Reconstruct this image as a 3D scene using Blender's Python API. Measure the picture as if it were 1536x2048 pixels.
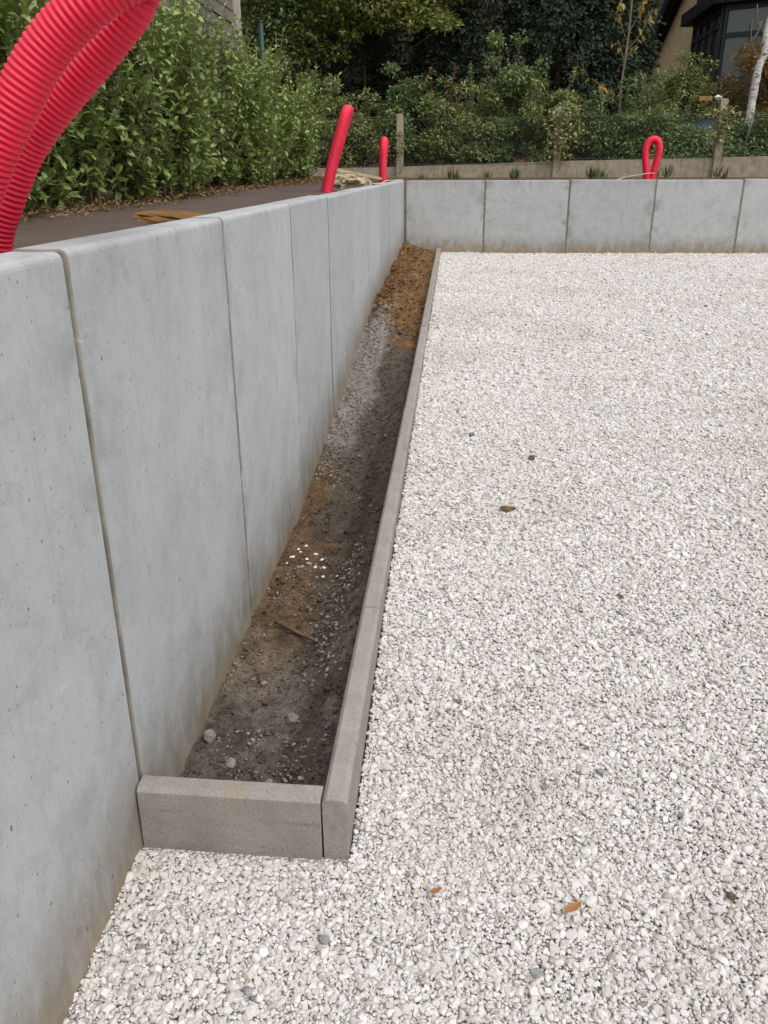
import bpy, bmesh, math, random
import numpy as np
from mathutils import Vector, Matrix, noise as mnoise

# ------------------------------------------------------------------ clear
for o in list(bpy.data.objects): bpy.data.objects.remove(o, do_unlink=True)
scene = bpy.context.scene
COL = scene.collection
rng = np.random.default_rng(7)
random.seed(7)
R = math.radians

# ------------------------------------------------------------------ camera
FOC = 1655.0                       # focal length in pixels of the 1536 px wide photograph
cam_d = bpy.data.cameras.new('camera')
cam_d.sensor_fit = 'HORIZONTAL'; cam_d.sensor_width = 36.0
cam_d.lens = 36.0 * FOC / 1536.0
cam_d.clip_start = 0.05; cam_d.clip_end = 2000
cam = bpy.data.objects.new('camera', cam_d); COL.objects.link(cam)
_fw = Vector((-0.07816105, 0.92076465, -0.38220847)); _rt = Vector((0.99654993, 0.08289425, -0.00409539)); _up = Vector((-0.027912, 0.38120993, 0.92406705))
m = Matrix.Identity(4)
for i in range(3):
    m[i][0] = _rt[i]; m[i][1] = _up[i]; m[i][2] = -_fw[i]
m.translation = (0, 0, 1.40)
cam.matrix_world = m
scene.camera = cam

# ------------------------------------------------------------------ sky, sun, exposure (overcast day)
SUN = Vector((0.36, -0.36, 0.86)).normalized()
world = bpy.data.worlds.new('World'); scene.world = world; world.use_nodes = True
wt = world.node_tree
for n in list(wt.nodes): wt.nodes.remove(n)
sky = wt.nodes.new('ShaderNodeTexSky'); sky.sky_type = 'NISHITA'; sky.sun_disc = False
sky.sun_elevation = math.asin(SUN.z); sky.sun_rotation = math.atan2(SUN.x, SUN.y)
sky.air_density = 1.0; sky.dust_density = 4.0; sky.ozone_density = 1.0
hs = wt.nodes.new('ShaderNodeHueSaturation'); hs.inputs['Saturation'].default_value = 0.30
bg = wt.nodes.new('ShaderNodeBackground'); bg.inputs['Strength'].default_value = 0.15
wo = wt.nodes.new('ShaderNodeOutputWorld')
wt.links.new(sky.outputs[0], hs.inputs['Color']); wt.links.new(hs.outputs[0], bg.inputs['Color']); wt.links.new(bg.outputs[0], wo.inputs[0])
sun_d = bpy.data.lights.new('sun', 'SUN'); sun_d.energy = 0.8; sun_d.angle = R(80); sun_d.color = (1.0, 0.97, 0.93)
sun = bpy.data.objects.new('sun', sun_d); COL.objects.link(sun)
sun.rotation_euler = SUN.to_track_quat('Z', 'Y').to_euler(); sun.location = (3, -3, 12)
vs = scene.view_settings
vs.view_transform = 'Standard'; vs.look = 'None'; vs.exposure = 0.54; vs.gamma = 1.0; vs.use_curve_mapping = False
scene.cycles.max_bounces = 8; scene.cycles.diffuse_bounces = 4; scene.cycles.transparent_max_bounces = 8

# ------------------------------------------------------------------ material helper
class G:
    """small wrapper round a material's node tree"""
    def __init__(s, name):
        s.mat = bpy.data.materials.new(name); s.mat.use_nodes = True
        s.t = s.mat.node_tree
        for n in list(s.t.nodes): s.t.nodes.remove(n)
        s.out = s.t.nodes.new('ShaderNodeOutputMaterial')
        s.b = s.t.nodes.new('ShaderNodeBsdfPrincipled')
        s.t.links.new(s.b.outputs[0], s.out.inputs['Surface'])
    def put(s, sock, v):
        if isinstance(v, bpy.types.NodeSocket): s.t.links.new(v, sock)
        elif v is not None:
            if sock.type == 'RGBA' and not hasattr(v, '__len__'): v = (v, v, v, 1)
            if sock.type == 'RGBA' and len(v) == 3: v = (*v, 1)
            sock.default_value = v
    def n(s, typ, **kw):
        nd = s.t.nodes.new('ShaderNode' + typ)
        for k, v in kw.items(): setattr(nd, k, v)
        return nd
    def geo(s): return s.n('NewGeometry').outputs['Position']
    def objc(s): return s.n('TexCoord').outputs['Object']
    def orand(s): return s.n('ObjectInfo').outputs['Random']
    def attr(s, name, typ='GEOMETRY'):
        a = s.n('Attribute'); a.attribute_type = typ; a.attribute_name = name; return a.outputs['Fac']
    def xyz(s, v):
        q = s.n('SeparateXYZ'); s.put(q.inputs[0], v); return q.outputs
    def vmul(s, v, k):
        q = s.n('VectorMath', operation='MULTIPLY'); s.put(q.inputs[0], v); s.put(q.inputs[1], k); return q.outputs[0]
    def vadd(s, v, k):
        q = s.n('VectorMath', operation='ADD'); s.put(q.inputs[0], v); s.put(q.inputs[1], k); return q.outputs[0]
    def noise(s, v, scale, detail=4, rough=.6, dist=0):
        q = s.n('TexNoise'); s.put(q.inputs['Vector'], v)
        q.inputs['Scale'].default_value = scale; q.inputs['Detail'].default_value = detail; q.inputs['Roughness'].default_value = rough; q.inputs['Distortion'].default_value = dist
        return q.outputs['Fac']
    def voro(s, v, scale, out='Distance', rnd=1.0):
        q = s.n('TexVoronoi'); s.put(q.inputs['Vector'], v); q.inputs['Scale'].default_value = scale; q.inputs['Randomness'].default_value = rnd
        return q.outputs[out]
    def m(s, op, a, b=None, c=None, clamp=False):
        q = s.n('Math', operation=op, use_clamp=clamp); s.put(q.inputs[0], a)
        if b is not None: s.put(q.inputs[1], b)
        if c is not None: s.put(q.inputs[2], c)
        return q.outputs[0]
    def mr(s, v, a, b, c=0.0, d=1.0, smooth=True):
        q = s.n('MapRange', interpolation_type='SMOOTHSTEP' if smooth else 'LINEAR')
        for k, x in zip(('Value', 'From Min', 'From Max', 'To Min', 'To Max'), (v, a, b, c, d)): s.put(q.inputs[k], x)
        return q.outputs[0]
    def ramp(s, v, stops, interp='LINEAR'):
        q = s.n('ValToRGB'); s.put(q.inputs[0], v); e = q.color_ramp.elements; q.color_ramp.interpolation = interp
        while len(e) < len(stops): e.new(0.5)
        for el, (p, c) in zip(e, stops):
            el.position = p; el.color = (*c, 1) if hasattr(c, '__len__') else (c, c, c, 1)
        return q.outputs[0]
    def mix(s, f, a, b, typ='MIX'):
        q = s.n('Mix', data_type='RGBA', blend_type=typ)
        s.put(q.inputs[0], f); s.put(q.inputs[6], a); s.put(q.inputs[7], b); return q.outputs[2]
    def bump(s, h, strength=.5, dist=.01):
        q = s.n('Bump'); q.inputs['Strength'].default_value = strength; q.inputs['Distance'].default_value = dist
        s.put(q.inputs['Height'], h); s.put(s.b.inputs['Normal'], q.outputs[0])
    def fin(s, col, rough=.8, spec=.3):
        s.put(s.b.inputs['Base Color'], col); s.put(s.b.inputs['Roughness'], rough); s.b.inputs['Specular IOR Level'].default_value = spec
        return s.mat

# height profiles along the yard (y), in metres
GY = [-12, 0.4, 0.94, 1.12, 1.34, 1.8, 2.4, 3.5, 4.7, 7.0, 10.7]; GZ = [0.0, .02, .030, .038, .045, .10, .155, .205, .238, .318, .452]
KY = [1.34, 2.3, 3.5, 4.7, 7.0, 10.66]; KZ = [.197, .227, .258, .290, .372, .505]
SY = [1.3, 2.4, 3.3, 4.0, 4.9, 5.8, 6.9, 8.0, 10.7]; SZ = [0.0, 0.0, .0, .075, .175, .275, .40, .435, .495]
gz = lambda y: np.interp(y, GY, GZ); kz = lambda y: np.interp(y, KY, KZ); sz = lambda y: np.interp(y, SY, SZ)
WX, WTOP, WY, KX0, KX1 = -0.6494, 1.28, 10.70, -0.245, -0.192

def mat_concrete(name, wall='left'):
    g = G(name)
    P = g.geo(); oc = g.objc(); rnd = g.orand()
    off = g.m('MULTIPLY', rnd, 37.0)
    cmb = g.n('CombineXYZ'); g.put(cmb.inputs[0], off); g.put(cmb.inputs[1], off)
    v = g.vadd(oc, cmb.outputs[0])
    big = g.noise(v, 2.2, 5, .62, .6)
    mid = g.noise(v, 7.0, 6, .68, .4)
    streak = g.noise(g.vmul(v, (60, 60, 7)), 1.0, 6, .74, .5)
    fine = g.noise(v, 140, 3, .7)
    base = g.ramp(big, [(.28, (.348, .365, .374)), (.5, (.407, .428, .438)), (.72, (.465, .487, .500))]) if wall == 'left' else \
           g.ramp(big, [(.28, (.372, .377, .363)), (.5, (.427, .433, .419)), (.72, (.475, .483, .473))])
    base = g.mix(g.mr(mid, .42, .68, 0, .55), base, (.264, .268, .268))
    base = g.mix(g.mr(g.noise(v, 4.2, 7, .72, 1.2),   .52, .64, 0, .75), base, (.432, .440, .452))
    base = g.mix(g.mr(streak, .50, .68, 0, .30), base, (.448, .460, .472))
    base = g.mix(g.mr(streak, .50, .34, 0, .26), base, (.240, .248, .252))
    base = g.mix(g.mr(g.noise(v, 38, 6, .75), .47, .66, 0, .34), base, (.440, .452, .460))
    base = g.mix(g.mr(g.noise(v, 24, 6, .75, .4), .50, .68, 0, .30), base, (.240, .248, .248))
    base = g.mix(g.mr(fine, .35, .75, 0, .20), base, (.200, .200, .200))
    base = g.mix(.34, base, g.mix(rnd, (.240, .248, .256), (.400, .400, .392)))
    # lichen-free lilac tint patches of fresh formwork oil
    base = g.mix(g.mr(g.noise(v, 3.1, 3, .6, 1.0), .56, .72, 0, .35), base, (.320, .320, .368))
    # dark smears that follow the panel edges
    ox = g.xyz(oc)
    edge = g.mr(g.m('ABSOLUTE', ox[0]), .34, .50)
    sm = g.m('MULTIPLY', edge, g.mr(g.noise(v, 5.0, 5, .65), .48, .64))
    base = g.mix(g.m('MULTIPLY', sm, .30 if wall == 'left' else .55), base, (.136, .132, .124))
    tops = g.m('MULTIPLY', g.mr(ox[2], -.16, -.01), g.mr(g.noise(g.vmul(v, (30, 30, 6)), 1.0, 4, .7), .50, .72))
    base = g.mix(g.m('MULTIPLY', tops, .45 if wall == 'left' else .65), base, (.200, .196, .184))
    if wall != 'left':
        hm = g.m('MULTIPLY', g.mr(g.noise(g.vmul(v, (2.5, 2.5, 34)), 1.0, 4, .65, .8), .60, .70), g.mr(g.noise(v, 3.3, 3, .6), .46, .60))
        base = g.mix(g.m('MULTIPLY', hm, .45), base, (.20, .20, .19))
    # splashed soil above the ground line
    px = g.xyz(P)
    if wall == 'left':
        pos = g.mr(px[1], 0.0, 11.0, 0, 1, False)
        zs = g.ramp(pos, [(y / 11.0, max(0, z) / .6) for y, z in ((0.3, .01), (1.33, .03), (1.36, .0), (3.3, .0), (4.0, .075), (4.9, .175), (5.8, .275), (6.9, .40), (10.7, .49))])
        hz = g.m('SUBTRACT', px[2], g.m('MULTIPLY', zs, .6))
    else:
        hz = g.m('SUBTRACT', px[2], .46)
    dn = g.noise(P, 6.0, 6, .7, .5)
    dn2 = g.noise(g.vmul(P, (10, 10, 4)), 1.6, 5, .7)
    hh = g.m('ADD', hz, g.m('MULTIPLY', g.m('SUBTRACT', dn, .5), -.30))
    lo, hi = (.36, -.02) if wall == 'left' else (.24, -.03)
    dirt = g.mr(hh, lo, hi)
    base = g.mix(g.m('MULTIPLY', dirt, g.mr(dn2, .28, .62, .35, .92)), base, (.165, .128, .082))
    base = g.mix(g.m('MULTIPLY', g.mr(hh, .10, .0), .40), base, (.30, .225, .125))
    # air-bubble pinholes
    vx = g.xyz(v); flat = g.n('CombineXYZ'); g.put(flat.inputs[0], vx[0]); g.put(flat.inputs[1], g.m('MULTIPLY', vx[2], .7))
    hole = None
    for k, (sc_, lo_, s0, s1) in enumerate(((17.0, .35, .014, .042), (7.0, .60, .010, .030), (42.0, .66, .026, .072))):
        vv = g.vadd(flat.outputs[0], (k * 7.3, k * 3.1, 0))
        q1 = g.n('TexVoronoi', voronoi_dimensions='2D'); g.put(q1.inputs['Vector'], vv); q1.inputs['Scale'].default_value = sc_
        cc = g.xyz(q1.outputs['Color']); hk = g.m('MULTIPLY', g.m('LESS_THAN', q1.outputs['Distance'], g.m('MULTIPLY_ADD', cc[1], s1 - s0, s0)), g.mr(cc[0], lo_, lo_ + .03))
        hole = hk if hole is None else g.m('MAXIMUM', hole, hk)
    base = g.mix(g.m('MULTIPLY', hole, .75), base, (.10, .095, .09))
    base = g.mix(g.m('MULTIPLY', g.mr(g.m('ABSOLUTE', ox[0]), .486, .491), .85), base, g.mix(g.mr(mid, .35, .65), (.15, .13, .105), (.29, .265, .225)))
    sf = g.m('MULTIPLY', g.mr(g.noise(g.vmul(v, (3, 3, 5)), 1.0, 7, .75, 1.5), .60, .70), g.mr(g.noise(v, 1.7, 2, .5), .48, .60))
    base = g.mix(g.m('MULTIPLY', sf, .55), base, (.54, .54, .545))
    drip = g.m('MULTIPLY', g.mr(g.noise(g.vmul(v, (22, 22, .9)), 1.0, 3, .6), .60, .72), g.mr(ox[2], -1.1, -.05))
    base = g.mix(g.m('MULTIPLY', drip, .22), base, (.20, .20, .19))
    # faint scratches
    sc = g.noise(g.vmul(v, (14, 14, 60)), 1.0, 2, .5, 2.0)
    base = g.mix(g.m('MULTIPLY', g.mr(sc, .70, .76), .25), base, (.62, .62, .61))
    h = g.m('ADD', g.m('MULTIPLY', mid, .5), g.m('MULTIPLY', fine, .12)); h = g.m('SUBTRACT', h, g.m('MULTIPLY', hole, .6))
    g.bump(h, .35, .006)
    return g.fin(base, g.mr(big, .3, .7, .62, .85), .35)

def mat_kerb():
    g = G('kerb_concrete'); oc = g.objc(); rnd = g.orand()
    off = g.m('MULTIPLY', rnd, 23.0); cmb = g.n('CombineXYZ'); g.put(cmb.inputs[0], off); v = g.vadd(oc, cmb.outputs[0])
    a = g.noise(v, 9, 6, .7); f = g.noise(v, 190, 3, .75); w = g.noise(v, 60, 4, .7)
    c = g.ramp(a, [(.3, (.211, .188, .162)), (.5, (.265, .244, .218)), (.72, (.322, .300, .274))])
    c = g.mix(g.mr(f, .42, .72, 0, .55), c, (.158, .142, .125)); c = g.mix(g.mr(f, .48, .25, 0, .4), c, (.410, .386, .362))
    c = g.mix(g.m('MULTIPLY', g.mr(g.noise(g.vmul(v, (6, 40, 46)), 1.3, 5, .7, .6), .57, .68), .55), c, (.131, .120, .111))
    c = g.mix(.12, c, g.mix(rnd, (.187, .166, .139), (.419, .396, .371)))
    px = g.xyz(g.geo())
    c = g.mix(g.m('MULTIPLY', g.mr(g.noise(g.geo(), 4, 4, .7), .60, .72), .4), c, (.308, .220, .129))
    pit = g.m('LESS_THAN', g.voro(v, 70), .13)
    c = g.mix(g.m('MULTIPLY', pit, .55), c, (.083, .074, .065))
    g.bump(g.m('ADD', f, g.m('MULTIPLY', w, .8)), .6, .003)
    return g.fin(c, .9, .2)

def mat_mortar():
    g = G('joint_mortar'); P = g.geo(); a = g.noise(P, 30, 5, .7); b = g.noise(P, 5, 3, .6)
    c = g.mix(g.mr(a, .3, .7), (.145, .129, .106), (.272, .251, .217)); c = g.mix(g.mr(b, .45, .7, 0, .6), c, (.187, .162, .128))
    g.bump(a, .6, .006); return g.fin(c, .95, .1)

def mat_gravel(inst=True):
    g = G('limestone_gravel' if inst else 'gravel_bed')
    if inst:
        t = g.attr('tint', 'INSTANCER'); P = g.geo()
        c = g.ramp(t, [(0, (0.533, 0.508, 0.477)), (.28, (0.573, 0.555, 0.535)), (.50, (0.511, 0.476, 0.428)), (.66, (0.609, 0.593, 0.581)), (.84, (0.462, 0.431, 0.389)), (.955, (0.382, 0.353, 0.315)), (.985, (0.294, 0.274, 0.254)), (.996, (0.196, 0.182, 0.170))], 'CONSTANT')
        c = g.mix(g.mr(g.noise(P, 90, 3, .6), .42, .75, 0, .30), c, (.376, .356, .323))
        big = g.noise(P, .9, 4, .6)
        c = g.mix(g.mr(big, .48, .66, 0, .38), c, (.391, .356, .308))
        g.bump(g.noise(P, 300, 3, .6), .25, .001)
        return g.fin(c, .85, .25)
    P = g.geo()
    d = g.voro(P, 105); col = g.xyz(g.voro(P, 105, 'Color'))
    c = g.ramp(col[0], [(0, (.568, .550, .499)), (.4, (.645, .636, .611)), (.8, (.533, .499, .439)), (1, (.387, .361, .327))])
    c = g.mix(g.mr(d, .45, .80, 0, .55), c, (.189, .172, .146))
    g.bump(g.m('SUBTRACT', 1, d), 1.0, .012)
    return g.fin(c, .95, .1)

def mat_soil():
    g = G('trench_soil'); P = g.geo(); x, y, z = g.xyz(P)
    n1 = g.noise(P, 3.0, 6, .7, .6); n2 = g.noise(P, 14, 6, .72); n3 = g.noise(P, 90, 4, .75); n4 = g.noise(P, 260, 2, .7)
    sand = g.ramp(n2, [(.3, (.092, .073, .055)), (.5, (.152, .125, .096)), (.72, (.215, .183, .147))])
    clay = g.ramp(n2, [(.30, (0.108, 0.060, 0.028)), (.48, (0.253, 0.136, 0.060)), (.70, (0.414, 0.246, 0.119))])
    mort = g.ramp(n2, [(.3, (0.301, 0.271, 0.230)), (.7, (0.531, 0.494, 0.446))])
    w = g.m('MULTIPLY', g.m('SUBTRACT', n1, .5), 2.2)
    far = g.mr(g.m('ADD', y, g.m('MULTIPLY', w, 1.3)), 5.6, 6.0)
    # orange clay patch by the wall
    p1 = g.m('MULTIPLY', g.mr(g.m('ADD', y, w), 1.8, 2.3), g.mr(g.m('ADD', y, w), 3.4, 3.0)); p1 = g.m('MULTIPLY', p1, g.mr(g.m('ADD', x, g.m('MULTIPLY', w, .12)), -.40, -.52))
    p2 = g.m('MULTIPLY', g.mr(y, 3.1, 3.4), g.mr(y, 4.0, 3.7)); p2 = g.m('MULTIPLY', p2, g.mr(g.m('ADD', x, g.m('MULTIPLY', w, .10)), -.50, -.58))
    mo = g.m('MULTIPLY', g.mr(g.m('ADD', y, w), 3.9, 4.3), g.mr(g.m('ADD', y, w), 6.6, 6.1)); mo = g.m('MULTIPLY', mo, g.mr(g.m('ADD', x, g.m('MULTIPLY', w, .13)), -.45, -.53))
    gr = g.m('MULTIPLY', g.mr(g.m('ADD', y, w), 2.7, 2.2), g.mr(n1, .42, .58))
    c = g.mix(g.m('MULTIPLY', g.m('MAXIMUM', p1, p2), .60), sand, clay)
    c = g.mix(far, c, clay); c = g.mix(g.m('MULTIPLY', mo, .9), c, mort); c = g.mix(g.m('MULTIPLY', gr, .35), c, mort)
    c = g.mix(g.mr(n3, .42, .72, 0, .55), c, (.058, .044, .032)); c = g.mix(g.mr(n4, .62, .75, 0, .45), c, (.440, .399, .335))
    g.bump(g.m('ADD', n2, g.m('MULTIPLY', n3, .8)), 1.0, .035)
    return g.fin(c, .95, .15)

def mat_earth(name, c0, c1, c2, sc=6):
    g = G(name); P = g.geo(); a = g.noise(P, sc, 6, .7); b = g.noise(P, sc * 12, 5, .7)
    c = g.ramp(a, [(.3, c0), (.52, c1), (.75, c2)]); c = g.mix(g.mr(b, .45, .75, 0, .6), c, tuple(x * .45 for x in c0))
    g.bump(g.m('ADD', a, g.m('MULTIPLY', b, .5)), .8, .03); return g.fin(c, .95, .1)

def mat_fabric():
    g = G('brown_geotextile'); P = g.geo()
    weave = g.m('MULTIPLY', g.m('SINE', g.m('MULTIPLY', g.xyz(P)[0], 900)), g.m('SINE', g.m('MULTIPLY', g.xyz(P)[1], 900)))
    a = g.noise(P, 2.5, 5, .65); b = g.noise(P, 25, 4, .7); d = g.noise(P, 120, 3, .7)
    c = g.ramp(a, [(.3, (.072, .050, .040)), (.55, (.094, .068, .054)), (.78, (.122, .090, .072))])
    c = g.mix(g.mr(b, .58, .75, 0, .7), c, (.20, .145, .095)); c = g.mix(g.mr(d, .66, .74, 0, .6), c, (.26, .19, .12))
    g.bump(g.m('ADD', g.m('MULTIPLY', weave, .1), b), .5, .01); return g.fin(c, .75, .3)

def mat_leaf(name, stops, trans=.22, rough=.45, spec=.5, attr=True):
    g = G(name); t = g.attr('tint') if attr else g.orand()
    c = g.ramp(t, stops); P = g.geo()
    c = g.mix(g.mr(g.noise(P, 35, 3, .6), .4, .75, 0, .35), c, g.mix(.5, c, (.16, .15, .05)))
    g.fin(c, rough, spec)
    tr = g.n('BsdfTranslucent'); g.put(tr.inputs[0], g.mix(.35, c, (.20, .26, .04)))
    mx = g.n('MixShader'); mx.inputs[0].default_value = trans
    g.t.links.new(g.b.outputs[0], mx.inputs[1]); g.t.links.new(tr.outputs[0], mx.inputs[2]); g.t.links.new(mx.outputs[0], g.out.inputs['Surface'])
    return g.mat

def mat_bark(name, a, b):
    g = G(name); P = g.geo(); n = g.noise(g.vmul(P, (30, 30, 6)), 1.5, 5, .7)
    c = g.mix(g.mr(n, .3, .7), a, b); g.bump(n, .7, .01); return g.fin(c, .9, .2)

def mat_birch():
    g = G('birch_bark'); P = g.geo()
    n = g.noise(g.vmul(P, (10, 10, 26)), 1.2, 5, .7, .6); q = g.noise(P, 7, 4, .7)
    c = g.mix(g.mr(n, .52, .60), (.50, .48, .445), (.07, .062, .056)); c = g.mix(g.mr(q, .55, .68, 0, .8), c, (.20, .16, .13))
    g.bump(n, .6, .01); return g.fin(c, .8, .25)

def mat_red():
    g = G('red_plastic_conduit'); P = g.geo(); n = g.noise(P, 14, 4, .6); d = g.noise(P, 60, 3, .7)
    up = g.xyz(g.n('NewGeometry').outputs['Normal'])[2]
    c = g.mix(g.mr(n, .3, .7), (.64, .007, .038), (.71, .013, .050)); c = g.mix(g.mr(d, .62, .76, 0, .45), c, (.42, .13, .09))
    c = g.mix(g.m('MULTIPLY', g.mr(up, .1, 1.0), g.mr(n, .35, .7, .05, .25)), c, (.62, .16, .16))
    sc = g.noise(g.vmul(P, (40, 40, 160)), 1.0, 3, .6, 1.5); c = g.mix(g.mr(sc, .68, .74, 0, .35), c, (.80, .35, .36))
    return g.fin(c, g.mr(n, .3, .7, .42, .62), .4)

def mat_plain(name, c0, c1, sc=20, rough=.7, spec=.3, bump=.3, stretch=(1, 1, 1), metal=0):
    g = G(name); P = g.vmul(g.geo(), stretch); n = g.noise(P, sc, 5, .68); f = g.noise(P, sc * 7, 3, .7)
    c = g.mix(g.mr(n, .3, .7), c0, c1); c = g.mix(g.mr(f, .5, .8, 0, .35), c, tuple(x * .5 for x in c0))
    g.bump(g.m('ADD', n, g.m('MULTIPLY', f, .4)), bump, .008); g.b.inputs['Metallic'].default_value = metal
    return g.fin(c, rough, spec)

def mat_fence_concrete():
    g = G('weathered_fence_concrete'); P = g.geo()
    n = g.noise(P, 9, 6, .72); s = g.noise(g.vmul(P, (26, 26, 2)), 1.0, 4, .7); l = g.noise(P, 26, 5, .7)
    c = g.ramp(n, [(.3, (.20, .165, .115)), (.52, (.31, .265, .20)), (.75, (.40, .355, .28))])
    c = g.mix(g.mr(s, .52, .72, 0, .7), c, (.17, .13, .085)); c = g.mix(g.mr(l, .58, .70, 0, .6), c, (.10, .10, .07))
    g.bump(n, .6, .01); return g.fin(c, .92, .15)

def mat_brick():
    g = G('yellow_brick'); P = g.geo(); q = g.xyz(P)
    cmb = g.n('CombineXYZ'); g.put(cmb.inputs[0], g.m('ADD', q[1], q[0])); g.put(cmb.inputs[1], q[2])
    b = g.n('TexBrick'); g.put(b.inputs['Vector'], cmb.outputs[0]); b.inputs['Scale'].default_value = 1.0
    b.inputs['Brick Width'].default_value = .21; b.inputs['Row Height'].default_value = .0625; b.inputs['Mortar Size'].default_value = .006
    g.put(b.inputs['Color1'], (.70, .53, .29)); g.put(b.inputs['Color2'], (.80, .62, .36)); g.put(b.inputs['Mortar'], (.58, .47, .30))
    c = g.mix(g.mr(g.noise(P, 3, 4, .6), .4, .8, 0, .4), b.outputs['Color'], (.50, .38, .21))
    g.bump(g.m('SUBTRACT', 1, b.outputs['Fac']), .5, .01); return g.fin(c, .9, .2)

def mat_glass():
    g = G('window_glass'); g.b.inputs['IOR'].default_value = 1.5
    n = g.noise(g.geo(), 1.2, 2, .5); g.bump(n, .05, .02)
    return g.fin((.045, .052, .048), .05, .9)

M = dict(
    wall_l=mat_concrete('precast_concrete_side', 'left'), wall_b=mat_concrete('precast_concrete_back', 'back'), kerb=mat_kerb(), mortar=mat_mortar(),
    gravel=mat_gravel(True), bed=mat_gravel(False), soil=mat_soil(), fabric=mat_fabric(),
    earth=mat_earth('brown_garden_earth', (.07, .047, .03), (.115, .078, .05), (.17, .12, .08)),
    litter_ground=mat_earth('dark_leaf_mould', (.014, .013, .009), (.028, .026, .015), (.045, .040, .022), 3),
    red=mat_red(), bark=mat_bark('brown_bark', (.055, .04, .028), (.15, .115, .085)), darkbark=mat_bark('dark_bark', (.02, .016, .012), (.05, .04, .03)), twig=mat_bark('pale_twig', (.11, .085, .05), (.22, .18, .12)), birch=mat_birch(),
    hedge=mat_leaf('laurel_leaf', [(0, (.105, .155, .038)), (.35, (.175, .250, .060)), (.7, (.250, .330, .088)), (.92, (.33, .39, .12)), (1, (.39, .32, .10))], .2, .36, .55),
    hedge_obj=mat_leaf('laurel_leaf_single', [(0, (.125, .178, .048)), (.4, (.185, .258, .070)), (.8, (.255, .325, .100)), (1, (.32, .35, .13))], .2, .34, .55, attr=False),
    lime=mat_leaf('yellow_green_leaf', [(0, (.094, .117, .026)), (.45, (.169, .196, .042)), (.8, (.243, .257, .061)), (.94, (.319, .263, .075)), (1, (.374, .196, .065))], .3, .5, .35),
    conifer=mat_leaf('dark_conifer_spray', [(0, (.011, .021, .014)), (.5, (.021, .037, .022)), (.85, (.035, .054, .029)), (1, (.056, .062, .032))], .08, .6, .25),
    shrub=mat_leaf('mixed_shrub_leaf', [(0, (.079, .122, .048)), (.45, (.136, .200, .072)), (.8, (.215, .279, .103)), (.95, (.300, .286, .114)), (1, (.372, .215, .129))], .22, .5, .35),
    shrub2=mat_leaf('olive_shrub_leaf', [(0, (.122, .143, .048)), (.5, (.200, .237, .079)), (.85, (.294, .308, .111)), (1, (.386, .272, .114))], .22, .5, .35),
    rust=mat_leaf('rust_orange_leaf', [(0, (.136, .064, .021)), (.4, (.238, .111, .030)), (.7, (.289, .162, .043)), (.9, (.153, .128, .043)), (1, (.289, .068, .051))], .25, .5, .3),
    purple=mat_leaf('wine_red_leaf', [(0, (.093, .030, .032)), (.45, (.145, .051, .047)), (.75, (.170, .136, .043)), (1, (.212, .187, .060))], .25, .5, .3),
    yellow=mat_leaf('autumn_yellow_leaf', [(0, (.34, .23, .05)), (.5, (.42, .30, .08)), (.8, (.34, .30, .09)), (1, (.48, .20, .05))], .3, .5, .3, attr=False),
    grass=mat_leaf('grass_blade', [(0, (.04, .07, .02)), (.6, (.075, .12, .035)), (1, (.16, .15, .06))], .2, .5, .3),
    dead=mat_leaf('dead_leaf', [(0, (.12, .065, .03)), (.5, (.20, .115, .05)), (1, (.30, .20, .10))], .15, .7, .2),
    brownleaf=mat_leaf('fallen_brown_leaf', [(0, (.24, .085, .03)), (1, (.36, .15, .055))], .15, .6, .3, attr=False),
    post=mat_fence_concrete(), wire=mat_plain('galvanised_wire', (.05, .065, .058), (.10, .12, .11), 40, .5, .5, .1),
    wood=mat_plain('weathered_grey_boards', (.115, .10, .085), (.215, .195, .17), 3, .9, .15, .6, (6, 2, 40)), postlight=mat_plain('pale_concrete_post', (.34, .31, .26), (.45, .42, .36), 9, .9, .2, .4),
    greenmetal=mat_plain('dark_green_metal', (.008, .035, .026), (.014, .05, .038), 20, .45, .4, .1),
    brick=mat_brick(), roofm=mat_plain('black_roof', (.006, .006, .007), (.014, .014, .015), 6, .8, .2, .4), frame=mat_plain('anthracite_frame', (.010, .012, .016), (.018, .021, .026), 8, .45, .4, .1),
    glass=mat_glass(), curtain=mat_plain('pale_blind', (.30, .30, .24), (.40, .40, .33), 6, .8, .2, .2),
    limestone=mat_plain('pale_limestone', (.30, .245, .15), (.47, .41, .29), 14, .92, .15, .9), slate=mat_plain('rusty_slab', (.12, .055, .014), (.22, .115, .034), 9, .8, .25, .7),
    greystone=mat_plain('grey_stone', (.13, .115, .095), (.26, .24, .21), 25, .9, .2, .7), darkstone=mat_plain('dark_pebble', (.13, .11, .085), (.24, .205, .165), 45, .85, .25, .5), bluestone=mat_plain('blue_grey_pebble', (.19, .19, .19), (.31, .31, .305), 45, .85, .25, .5),
    brownstone=mat_plain('brown_clod', (.10, .06, .035), (.19, .12, .07), 50, .95, .1, .8), trenchstone=mat_plain('dusty_trench_pebble', (.15, .135, .11), (.31, .285, .25), 30, .9, .2, .5), whitestone=mat_plain('white_pebble', (.62, .60, .56), (.75, .74, .71), 30, .85, .25, .4),
    stick=mat_plain('brown_stick', (.085, .06, .04), (.16, .115, .08), 25, .9, .15, .6, (1, 1, 1)), lath=mat_plain('sawn_lath', (.36, .28, .17), (.48, .39, .26), 10, .85, .2, .4),
    white=mat_plain('white_plastic', (.62, .62, .60), (.74, .74, .72), 12, .5, .4, .1), tarp=mat_plain('dark_blue_tarpaulin', (.012, .016, .026), (.026, .032, .046), 5, .5, .4, .3),
    yellowsign=mat_plain('ochre_board', (.20, .135, .04), (.28, .19, .06), 10, .8, .2, .2))

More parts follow.
